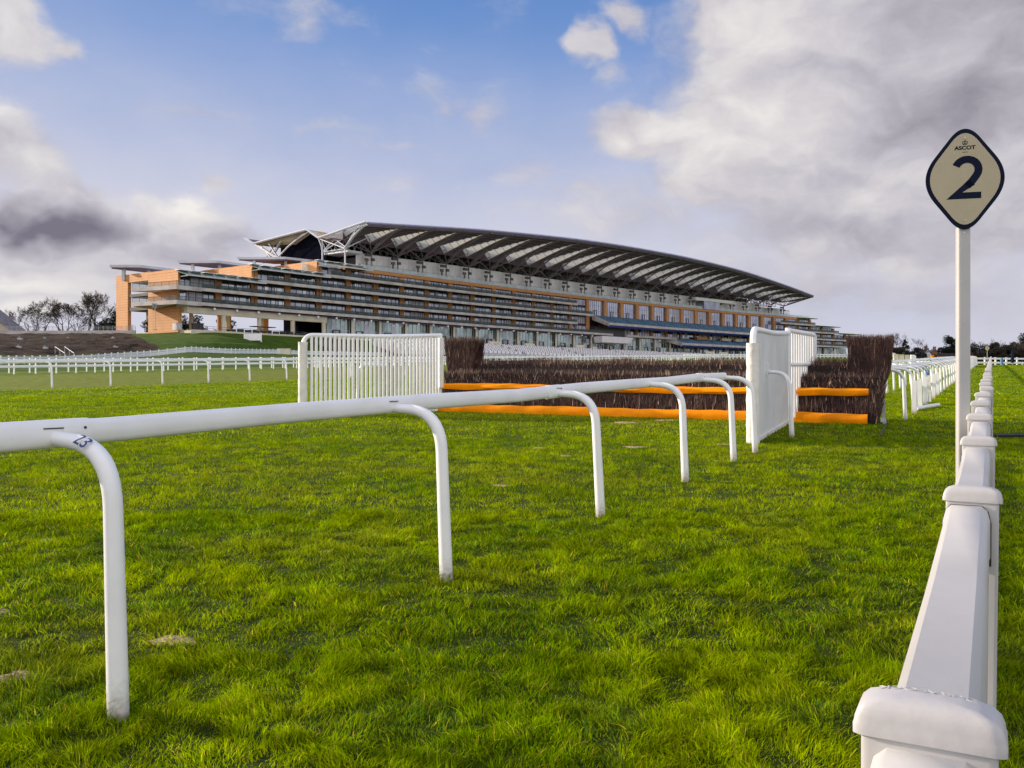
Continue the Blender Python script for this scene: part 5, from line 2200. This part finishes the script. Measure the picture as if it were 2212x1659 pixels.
def leafy(base, h, w, seed, label, leaf='leaf_dark', shape='round', n=5200, sz=.42, group='evergreens at the end of the course', name='evergreen_tree'):
    rnd = random.Random(seed)
    root = thing(name, base, label, 'tree', group)
    b = Vector(base)
    m = M()
    m.tube([b - UP * .3, b + UP * h * .3, b + Vector((rnd.uniform(-.4, .4), 0, h * .75))], [h * .028, h * .022, h * .008], 7)
    lobes = []
    for k in range(16 if shape != 'cone' else 26):
        if shape == 'cone':
            f = (k + .5) / 26
            r = w * (1 - f) * .62
            a = rnd.uniform(0, 6.28)
            lobes.append((b + Vector((math.cos(a) * r, math.sin(a) * r, h * (.18 + .80 * f))), Vector((w * .30 * (1.1 - f), w * .30 * (1.1 - f), h * .028))))
        else:
            a, rr_ = rnd.uniform(0, 6.28), w * .75 * math.sqrt(rnd.random())
            z = h * rnd.uniform(.18, .88)
            kf = 1 - .75 * max(0, z / h - .45)
            s_ = rnd.uniform(.22, .40)
            lobes.append((b + Vector((math.cos(a) * rr_ * kf, math.sin(a) * rr_ * kf, z)), Vector((w * s_, w * s_, h * s_ * .42))))
        p = lobes[-1][0]
        m.tube([b + UP * (p.z - b.z) * .55, p], [h * .010, h * .004], 4)
    m.build('trunk', W['bark'], root, True)
    mc = M()
    for _ in range(n):
        c_, r = rnd.choice(lobes)
        v = Vector((rnd.gauss(0, 1), rnd.gauss(0, 1), rnd.gauss(0, 1))).normalized() * rnd.uniform(.55, 1.08)
        p = c_ + Vector((v.x * r.x, v.y * r.y, v.z * r.z))
        u = Vector((rnd.gauss(0, 1), rnd.gauss(0, 1), rnd.gauss(0, .5))).normalized() * sz * rnd.uniform(.4, 1.1)
        t = u.orthogonal().normalized() * sz * rnd.uniform(.25, .6)
        if shape == 'cone': t.z *= .35
        mc.poly([p - u, p + t, p + u * .9, p - t])
    mc.build('crown', W[leaf], root)
    return root


leafy(tpos(1955, 350), at(0, 733, 350).z - tpos(1955, 350).z, 4.4, 31, 'dark blue green conifer with layered boughs beyond the tall brush', 'leaf_conifer', 'cone', 2600, .5, name='conifer')
for px_, Y, top, wpx, leaf, lb, sd_ in (
        (1941, 330, 748, 19, 'leaf_brown', 'brown bushy tree below the conifer beside the tall brush', 32),
        (1968, 335, 758, 17, 'leaf_brown', 'low brown tree between the conifer and the flat topped bare tree', 46),
        (1984, 325, 750, 21, 'leaf_brown', 'rounded brown green tree below the flat topped bare tree', 33),
        (2001, 318, 766, 12, 'leaf_dark', 'small dark evergreen left of the white house gable', 34),
        (2027, 340, 764, 20, 'leaf_brown', 'low brown tree right of the brick house', 47),
        (2043, 345, 750, 26, 'leaf_brown', 'broad brown tree rising towards the marker pole', 35),
        (2058, 340, 726, 24, 'leaf_dark', 'large dark evergreen just left of the marker pole', 36),
        (2080, 338, 735, 26, 'leaf_dark', 'dark evergreen directly behind the marker pole', 37),
        (2096, 345, 738, 24, 'leaf_brown', 'brown tree just right of the marker pole', 48),
        (2110, 333, 740, 24, 'leaf_brown', 'brown tree left of the distant marker sign', 38),
        (2127, 348, 741, 24, 'leaf_brown', 'dull brown tree behind the distant marker sign', 39),
        (2147, 344, 736, 22, 'leaf_dark', 'dark evergreen right of the distant marker sign', 40),
        (2160, 336, 747, 24, 'leaf_brown', 'low brown tree before the open bare tree on the right', 49),
        (2175, 342, 743, 26, 'leaf_brown', 'brown tree below the open bare tree on the right', 41),
        (2194, 335, 726, 21, 'leaf_dark', 'tall dark pine near the right edge', 42),
        (2205, 332, 744, 26, 'leaf_brown', 'brown tree in front of the tall dark pine', 50),
        (2224, 340, 718, 28, 'leaf_dark', 'dark evergreen cut by the right edge of the view', 43),
        (2262, 345, 735, 32, 'leaf_brown', 'brown tree outside the right edge', 44),
        (2016, 330, 772, 24, 'leaf_brown', 'low brown thicket tree in front of the houses', 45)):
    b = tpos(px_, Y)
    h = at(0, top, Y).z - b.z
    leafy(b, h, wpx * Y / FOC, sd_, lb, leaf, 'round', 5200, .42)

for s_, d_, h_, w_, sd_, lf, lb in ((-2, -52, 9, 5, 61, 'leaf_dark', 'dark evergreen seen through the first open bays of the grandstand'), (9, -46, 8, 5, 62, 'leaf_brown', 'brown tree seen through the second open bay of the grandstand'),
                                (22, -48, 9.5, 6, 63, 'leaf_dark', 'dark evergreen seen through the third open bay of the grandstand'), (33, -45, 9, 5, 64, 'leaf_dark', 'dark evergreen close behind the navy wall')):
    leafy(FW(s_, d_, H0 - .6), h_, w_, sd_, lb, lf, 'round', 3000, .42, 'trees behind the open ground floor')

# two houses among the trees
for px_, Y, wd, ht, lb, wm, rm in ((2004, 352, 1.7, 7.2, 'small white gabled house among the far trees', 'white_panel', 'tile'), (2019, 356, 3.4, 7.4, 'red brick house with a chimney among the far trees', 'brick', 'tile')):
    b = tpos(px_, Y)
    h_ = thing('far_house', b, lb, 'house')
    m = M()
    P_ = [b + Vector((-wd, 0, -1)), b + Vector((wd, 0, -1)), b + Vector((wd, 0, ht * .62)), b + Vector((0, 0, ht)), b + Vector((-wd, 0, ht * .62))]
    m.sweep([P_, [q + Vector((2, 7, 0)) for q in P_]])
    m.build('wall', W[wm], h_)
    r_ = None
    for s_ in (-1, 1):
        m = M()
        e0, e1 = b + Vector((s_ * (wd + .3), -.3, ht * .6)), b + Vector((0, -.3, ht + .1))
        o = Vector((2.1, 7.5, 0))
        m.hexa([e0, e1, e1 + o, e0 + o, e0 + UP * .25, e1 + UP * .25, e1 + o + UP * .25, e0 + o + UP * .25])
        r_ = m.build('roof', W[rm], h_)
    m = M()
    c = b + Vector((wd * .4, 3, 0))
    m.box(c, .5, .4, ht * .7, ht + 1.3)
    m.build('chimney', W['brick'], h_)

# ------------------------------------------------------------------ far end of the course
def far_fence(a0, a1, Y0, Y1, step, label, hgt=1.25):
    n = max(2, int((at(a1, 0, Y1).xy - at(a0, 0, Y0).xy).length / step))
    P_ = []
    for k in range(n + 1):
        a, Y = a0 + (a1 - a0) * k / n, Y0 + (Y1 - Y0) * k / n
        x = (a - CX) / FOC * Y
        P_.append(Vector((x, Y, G(x, Y))))
    root = thing('rail_fence', P_[0], label, 'rail fence')
    for p in P_:
        m = M()
        m.box(p, .11, .11, -.3, hgt + .05)
        m.build('post', W['pvc'], root)
    for zz in (hgt - .32, hgt * .45 - .2):
        m = M()
        for a, b in zip(P_[:-1], P_[1:]):
            o = Vector((0, .08, 0))
            m.hexa([a - o + UP * zz, b - o + UP * zz, b + o + UP * zz, a + o + UP * zz, a - o + UP * (zz + .3), b - o + UP * (zz + .3), b + o + UP * (zz + .3), a + o + UP * (zz + .3)])
        m.build('rail', W['pvc'], root)
    return root


far_fence(2104, 2290, 150, 158, 2.6, 'white rail fence crossing the far end of the course', 1.5)
far_fence(1880, 2030, 205, 190, 2.4, 'white rails seen between the tall brush and the running rail', 1.4)
far_fence(1478, 1870, 214, 300, 2.4, 'white rails running on past the solid wing towards the right end of the stand', 1.35)
# second steeplechase fence in the distance with tape across the gap
x, y = float(at(2093, 0, 136).x), 136.
sf = thing('brush_fence', (x, y, G(x, y)), 'distant small brush fence with red orange bands beside the marker pole', 'brush fence')
m = M()
b0 = Vector((x, y, G(x, y)))
for k in range(420):
    p = b0 + Vector((random.uniform(-.9, .9), random.uniform(-.4, .4), random.uniform(0, .9) if k % 3 else random.uniform(.6, 1.5)))
    if p.z - b0.z > 1.0: p.x = b0.x + random.uniform(-.9, .5)
    m.poly([p - Vector((.06, 0, 0)), p + Vector((.06, 0, 0)), p + Vector((.02, 0, .75)), p + Vector((-.02, 0, .75))])
m.box(b0, .8, .3, 0, 1.5)
m.build('brush', W['brush'], sf)
m = M()
m.box(b0, .98, .5, -.02, .16)
m.build('ground_board', W['orange'], sf)
m = M()
m.box(b0, .98, .52, .62, .82)
m.build('takeoff_board', W['orange'], sf)
for k, (a, lb) in enumerate(((2082, 'white wing left of the distant brush fence'), (2105, 'white wing right of the distant brush fence'))):
    q = Vector((float(at(a, 0, 134).x), 134., 0))
    q.z = G(q.x, q.y)
    m = M()
    m.hexa([q + Vector((-.55, 0, 0)), q + Vector((.55, 0, 0)), q + Vector((.55, .2, 0)), q + Vector((-.55, .2, 0)),
            q + Vector((-.55, 0, 2.4 - .9 * k)), q + Vector((.35, 0, 1.7 - .3 * k)), q + Vector((.35, .2, 1.7 - .3 * k)), q + Vector((-.55, .2, 2.4 - .9 * k))])
    if k == 0: m.box(q + Vector((-.4, 0, 0)), .25, .15, 2.3, 3.2)
    tag(m.build('fence_wing', W['canvas'], None, origin=q), lb, 'fence wing')
# tape line between far posts
p0, p1 = Vector((*at(2024, 0, 92).xy, 0)), Vector((*at(2072, 0, 104).xy, 0))
p0.z, p1.z = G(p0.x, p0.y), G(p1.x, p1.y)
tp = thing('tape_barrier', p0, 'dark hurdle with two red orange bands behind the running rail', 'barrier')
for z0, z1, mm, dy, nm in ((.05, 1.5, 'brush_core', .0, 'brush_panel'), (.98, 1.12, 'orange', -.1, 'band'), (.10, .26, 'orange', -.1, 'band')):
    m = M()
    o = Vector((0, .05, 0))
    d = Vector((0, dy, 0))
    m.hexa([p0 - o + d + UP * z0, p1 - o + d + UP * z0, p1 + o + d + UP * z0, p0 + o + d + UP * z0, p0 - o + d + UP * z1, p1 - o + d + UP * z1, p1 + o + d + UP * z1, p0 + o + d + UP * z1])
    m.build(nm, W[mm], tp)
# white sentry board behind the first rail posts, orange marker drum
x, y = float(at(1972.5, 0, 74).x), 74.
wb = thing('white_board', (x, y, G(x, y)), 'upright white board standing behind the sleeved rail posts', 'board')
m = M()
m.box((x, y, G(x, y)), .21, .09, .0, 1.28)
m.build('panel', W['pvc'], wb)
m = M()
m.box((x - .03, y, G(x, y)), .16, .08, 1.283, 1.36)
m.build('panel_top', W['pvc'], wb)
x, y = float(at(2014, 0, 112).x), 112.
m = M()
m.tube([(x, y, G(x, y)), (x, y, G(x, y) + .85), (x, y, G(x, y) + 1.22), (x, y, G(x, y) + 1.25)], [.1, .1, .27, .2], 12)
tag(m.build('marker_drum', W['orange'], None, True, origin=(x, y, G(x, y))), 'orange topped marker sticking up behind the running rail', 'marker')
# closed parasol and a small figure-sized blue post by the far rails
x, y = float(at(2187, 0, 140).x), 140.
pz = thing('closed_parasol', (x, y, G(x, y)), 'closed dark blue parasol by the far white rails', 'parasol')
m = M()
m.tube([(x, y, G(x, y) + z) for z in (0, .8)], .06, 8)
m.build('pole', W['galv'], pz, True)
m = M()
m.tube([(x, y, G(x, y) + z) for z in (.5, .9, 1.7, 2.4, 2.9)], [.28, .26, .24, .13, .03], 9)
m.build('canopy', W['navy'], pz, True)
x, y = float(at(2164, 0, 138).x), 138.
m = M()
m.tube([(x, y, G(x, y) + z) for z in (0, .1, .9, 1.2, 1.25)], [.26, .24, .22, .2, .05], 10)
tag(m.build('blue_bin', W['bluecap'], None, True, origin=(x, y, G(x, y))), 'small blue bin before the far white rails', 'bin')
# hedge posts: sandy gate piers seen left of the far running rails
for k, a in enumerate((1934, 1946, 1958, 1968)):
    q = Vector((float(at(a, 0, 230).x), 230., 0))
    q.z = G(q.x, q.y)
    m = M()
    m.box(q, .55, .4, -.2, 3.0)
    m.box(q, .65, .5, 3.003, 3.2)
    tag(m.build('gate_pier', W['hoard'], None, origin=q), ['sandy gate pier touching the tall brush', 'sandy gate pier second from the tall brush', 'sandy gate pier third from the tall brush', 'sandy gate pier farthest from the tall brush'][k], 'pier', 'gate piers beyond the brush')
# black duct lying on the right-hand turf, drainage scar by the fence foot
p = at(2135, 946, 9.0)
p0, p1 = Vector((float(at(2150, 0, 15.2).x), 15.2, 0)), Vector((float(at(2330, 0, 15.0).x), 15.0, 0))
Yd = 1.45 * 1900 / (946 - 764.)
p0 = Vector(((2148 - CX) / FOC * Yd, Yd, 0))
p1 = Vector(((2330 - CX) / FOC * Yd, Yd * .99, 0))
p0.z, p1.z = G(p0.x, p0.y) + .05, G(p1.x, p1.y) + .05
m = M()
m.tube([p0, p0.lerp(p1, .5) + UP * .01, p1], .032, 8)
tag(m.build('black_pipe', W['blackend'], None, True, origin=p0), 'thin black pipe lying on the turf right of the rail fence', 'pipe')
m = M()
for (a0, b0), (a1, b1) in zip(((1916, 917), (1909, 930), (1903, 944))[:-1], ((1916, 917), (1909, 930), (1903, 944))[1:]):
    q = []
    for a, b in ((a0, b0), (a1, b1)):
        Y = 1.45 * 1900 / (b - 764.)
        x = (a - CX) / FOC * Y
        q.append((x, Y))
    w = .035
    m.poly([(q[0][0] - w, q[0][1], G(*q[0]) + .03), (q[0][0] + w, q[0][1], G(*q[0]) + .03), (q[1][0] + w * .6, q[1][1], G(*q[1]) + .022), (q[1][0] - w * .6, q[1][1], G(*q[1]) + .022)])
tag(m.build('bare_track', mat('bare_mud', (.06, .04, .025), .95, .2, 9)), kind='structure')

# ------------------------------------------------------------------ light, sky and camera
SUN_AZ, SUN_EL = 288., 17.5                               # azimuth clockwise from straight ahead
sd = Vector((math.sin(R(SUN_AZ)) * math.cos(R(SUN_EL)), math.cos(R(SUN_AZ)) * math.cos(R(SUN_EL)), math.sin(R(SUN_EL))))
sl = bpy.data.lights.new('sun', 'SUN')
sl.energy = 5.0
sl.angle = R(1.0)
sl.color = (1.0, .86, .68)
so = bpy.data.objects.new('sun', sl)
COL.objects.link(so)
so.rotation_euler = sd.to_track_quat('Z', 'Y').to_euler()

world = bpy.data.worlds.new('World')
S.world = world
world.use_nodes = True
nt_ = world.node_tree
nt_.nodes.clear()
N_, L_k = nt_.nodes, nt_.links
wout = N_.new('ShaderNodeOutputWorld')
bg = N_.new('ShaderNodeBackground')
L_k.new(bg.outputs[0], wout.inputs[0])
bg.inputs['Strength'].default_value = .1
tcw = N_.new('ShaderNodeTexCoord')
dirv = tcw.outputs['Generated']


def wm(op, a, b=None, c=None, clamp=False):
    m = N_.new('ShaderNodeMath')
    m.operation = op
    m.use_clamp = clamp
    for i, q in enumerate((a, b, c)):
        if q is None: continue
        if isinstance(q, (int, float)): m.inputs[i].default_value = q
        else: L_k.new(q, m.inputs[i])
    return m.outputs[0]


def wmix(f, a, b):
    m = N_.new('ShaderNodeMix')
    m.data_type = 'RGBA'
    m.clamp_factor = True
    if isinstance(f, (int, float)): m.inputs[0].default_value = f
    else: L_k.new(f, m.inputs[0])
    for i, q in ((6, a), (7, b)):
        if isinstance(q, tuple): m.inputs[i].default_value = (*q, 1)
        else: L_k.new(q, m.inputs[i])
    return m.outputs[2]


def wramp(v, lo, hi, smooth=True):
    m = N_.new('ShaderNodeMapRange')
    m.interpolation_type = 'SMOOTHSTEP' if smooth else 'LINEAR'
    L_k.new(v, m.inputs[0])
    m.inputs[1].default_value = lo
    m.inputs[2].default_value = hi
    return m.outputs[0]


sx = N_.new('ShaderNodeSeparateXYZ')
L_k.new(dirv, sx.inputs[0])
azw = wm('ARCTAN2', sx.outputs['X'], sx.outputs['Y'])    # compass bearing and height of each sky direction, in radians
elw = wm('ARCSINE', sx.outputs['Z'])


def wvec(a, e, sa, se, seed, da=0., de=0.):
    c = N_.new('ShaderNodeCombineXYZ')
    L_k.new(wm('MULTIPLY_ADD', a, sa, da * sa), c.inputs[0])
    L_k.new(wm('MULTIPLY_ADD', e, se, de * se), c.inputs[1])
    c.inputs[2].default_value = seed
    return c.outputs[0]


def wnoise(vec, scale, det, rough=.55, dist=0.):
    z = N_.new('ShaderNodeTexNoise')
    z.inputs['Scale'].default_value = scale
    z.inputs['Detail'].default_value = det
    z.inputs['Roughness'].default_value = rough
    z.inputs['Distortion'].default_value = dist
    L_k.new(vec, z.inputs['Vector'])
    return z.outputs['Fac']


# slow warp of the cloud outlines
w1_ = wm('SUBTRACT', wnoise(wvec(azw, elw, 1, 1.3, 2.), 5.5, 4), .5)
w2_ = wm('SUBTRACT', wnoise(wvec(azw, elw, 1, 1.3, 9.), 5.5, 4), .5)
aw = wm('MULTIPLY_ADD', w1_, .16, azw)
ew = wm('MULTIPLY_ADD', w2_, .12, elw)


def dirpx(px, py):
    return math.atan2(px - CX, FOC), math.atan2(HY - py, math.hypot(FOC, px - CX))


def blob(px, py, rx, ry, amp=1.0, az_=None, el_=None):
    a, e = dirpx(px, py)
    ra, re = rx / FOC * .95, ry / FOC * .95
    u = wm('MULTIPLY', wm('SUBTRACT', az_ or aw, a), 1 / ra)
    v = wm('MULTIPLY', wm('SUBTRACT', el_ or ew, e), 1 / re)
    r = wm('SQRT', wm('ADD', wm('MULTIPLY', u, u), wm('MULTIPLY', v, v)))
    return wm('MULTIPLY', wm('MAXIMUM', wm('SUBTRACT', 1.0, r), -.6), amp)


def union(bl):
    o = bl[0]
    for b in bl[1:]: o = wm('MAXIMUM', o, b)
    return o


# the cloud banks seen from the course, then unseen cover added behind the viewer
big = union([blob(1760, 170, 400, 270), blob(1560, 270, 235, 120), blob(1400, 275, 175, 72), blob(2000, 420, 480, 190), blob(2150, 90, 500, 330), blob(1620, 380, 240, 80), blob(1900, 600, 700, 130, .30), blob(1700, 20, 260, 160)])
mid_ = union([blob(1262, 88, 78, 50), blob(1370, 30, 90, 60, .6), blob(1280, 150, 60, 40, .4), blob(20, 70, 105, 95, .9), blob(120, 118, 70, 30, .5), blob(40, 330, 160, 105), blob(120, 420, 160, 70), blob(110, 468, 220, 75, 1.25), blob(390, 470, 220, 85, .9), blob(150, 540, 330, 80, .9), blob(480, 365, 60, 40, .5), blob(100, 650, 320, 60, .6), blob(330, 520, 330, 110, .95), blob(60, 580, 300, 70, .9)])
thin = union([blob(1130, 395, 110, 40, .8), blob(1330, 460, 330, 80, .8), blob(1600, 520, 380, 90, .7), blob(960, 235, 50, 40, .45), blob(1045, 245, 50, 40, .45), blob(660, 35, 95, 40, .5), blob(700, 10, 300, 35, .4), blob(1120, 15, 160, 40, .3), blob(1500, 620, 500, 90, .5), blob(700, 300, 260, 22, .55), blob(900, 330, 300, 20, .5), blob(450, 250, 200, 20, .4), blob(1150, 370, 90, 45, .9), blob(1250, 420, 240, 50, .7), blob(860, 420, 300, 40, .45)])
fb = wnoise(wvec(aw, ew, 1, 1.5, 4.), 7.0, 10, .56)
fb2 = wnoise(wvec(azw, elw, 1, 2.1, 14.), 14.0, 8, .6)
# sample towards the sun for the bright rims and shaded bellies
fs_ = wnoise(wvec(aw, ew, 1, 1.5, 4., -.018, .022), 7.0, 10, .56)
fbs = wm('SUBTRACT', fb, .5)
fb2s = wm('SUBTRACT', fb2, .5)
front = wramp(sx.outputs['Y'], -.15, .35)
dens_big = wm('ADD', wm('MULTIPLY', big, 1.0), wm('ADD', wm('MULTIPLY', fbs, .85), wm('MULTIPLY', fb2s, .34)))
dens_mid = wm('ADD', mid_, wm('ADD', wm('MULTIPLY', fbs, 1.5), wm('MULTIPLY', fb2s, .65)))
dens_thin = wm('ADD', thin, wm('ADD', wm('MULTIPLY', fbs, 1.7), wm('MULTIPLY', fb2s, 1.1)))
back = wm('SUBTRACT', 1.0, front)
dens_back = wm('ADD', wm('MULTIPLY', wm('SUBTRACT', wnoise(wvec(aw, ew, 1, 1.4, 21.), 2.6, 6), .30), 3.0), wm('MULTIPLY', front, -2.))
a_big = wramp(dens_big, -.06, .42)
a_mid = wm('MULTIPLY', wramp(dens_mid, .08, .62), .96)
a_thin = wm('MULTIPLY', wramp(dens_thin, .05, .95), .75)
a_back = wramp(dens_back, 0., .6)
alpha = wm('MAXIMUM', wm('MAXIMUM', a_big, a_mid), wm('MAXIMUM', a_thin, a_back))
alpha = wm('MULTIPLY', alpha, 1.0)
# shading
relief = wm('MULTIPLY', wm('SUBTRACT', fb, fs_), 1.25)
dark = union([blob(110, 470, 205, 52, 1.7), blob(10, 455, 160, 56, 1.5), blob(230, 485, 80, 34, .8), blob(540, 505, 100, 50, .5), blob(380, 545, 200, 30, .3), blob(2080, 200, 360, 130, .75), blob(2190, 40, 320, 260, .55), blob(1800, 480, 520, 70, .35), blob(1950, 700, 700, 130, .50), blob(30, 300, 60, 30, .3), blob(1500, 700, 400, 60, .35)])
bright = union([blob(1640, 60, 160, 110, .8), blob(1700, 230, 220, 90, .6), blob(1560, 300, 200, 60, .7), blob(1450, 265, 150, 60, 1.0), blob(1330, 285, 80, 40, .9), blob(1590, 130, 90, 80, .6), blob(20, 270, 110, 70, .8), blob(450, 420, 160, 60, .6), blob(20, 70, 90, 80, .4), blob(100, 650, 300, 60, .7), blob(1830, 420, 200, 60, .4), blob(420, 440, 230, 60, .7), blob(60, 590, 260, 50, .9), blob(300, 620, 300, 50, .6), blob(60, 350, 110, 50, .5)])
shade = wm('ADD', wm('ADD', .50, relief), wm('ADD', wm('MULTIPLY', wm('MAXIMUM', bright, 0.), .55), wm('MULTIPLY', wm('MAXIMUM', dark, 0.), -.66)))
shade = wm('ADD', shade, wm('MULTIPLY', fb2s, .30))
K = 7.84                                                 # background strength is 0.1


def rgb(c): return tuple(((v / 255.) / 12.92 if v / 255. < .04045 else ((v / 255. + .055) / 1.055) ** 2.4) * K for v in c)


ccol = wmix(wramp(shade, -.35, .42, False), rgb((118, 113, 128)), rgb((196, 192, 201)))
ccol = wmix(wramp(shade, .42, 1.05, False), ccol, rgb((244, 240, 236)))
# unseen clouds behind the viewer, added and made bright to fill shaded faces
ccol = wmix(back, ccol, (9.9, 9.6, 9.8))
# clear sky: Nishita, paling to milky lavender low down and towards the sun
sky = N_.new('ShaderNodeTexSky')
sky.sky_type = 'NISHITA'
sky.sun_disc = False
sky.sun_elevation = R(SUN_EL)
sky.sun_rotation = R(SUN_AZ)
sky.air_density = 1.0
sky.dust_density = .4
sky.ozone_density = 2.0
deep = wmix(.75, sky.outputs[0], rgb((84, 132, 203)))
deep = wmix(wramp(elw, .30, .52), wmix(.7, deep, rgb((128, 160, 216))), deep)
milk = wm('ADD', wm('MULTIPLY', wramp(elw, .41, .13), 1.0), wm('MULTIPLY', wramp(azw, -.05, -.55), .16))
milk = wm('ADD', milk, wm('MULTIPLY', wm('MULTIPLY', fbs, .5), wramp(elw, .5, .2)))
skyc = wmix(wm('MULTIPLY', milk, .92, None, True), deep, rgb((212, 212, 226)))
final = wmix(alpha, skyc, ccol)
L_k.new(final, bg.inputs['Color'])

cam = bpy.data.cameras.new('camera')
cam.sensor_width = 36
cam.lens = FOC / 2212 * 36
cam.clip_end = 6000
cam.clip_start = .05
cam.shift_y = -8 / 4096
co = bpy.data.objects.new('camera', cam)
COL.objects.link(co)
co.location = (0, 0, CAMZ)
co.rotation_euler = (R(90), 0, 0)
S.camera = co
S.view_settings.view_transform = 'Standard'
S.view_settings.look = 'None'
S.view_settings.exposure = 0.35
S.view_settings.gamma = 1.0
S.cycles.max_bounces = 8
S.cycles.transparent_max_bounces = 12
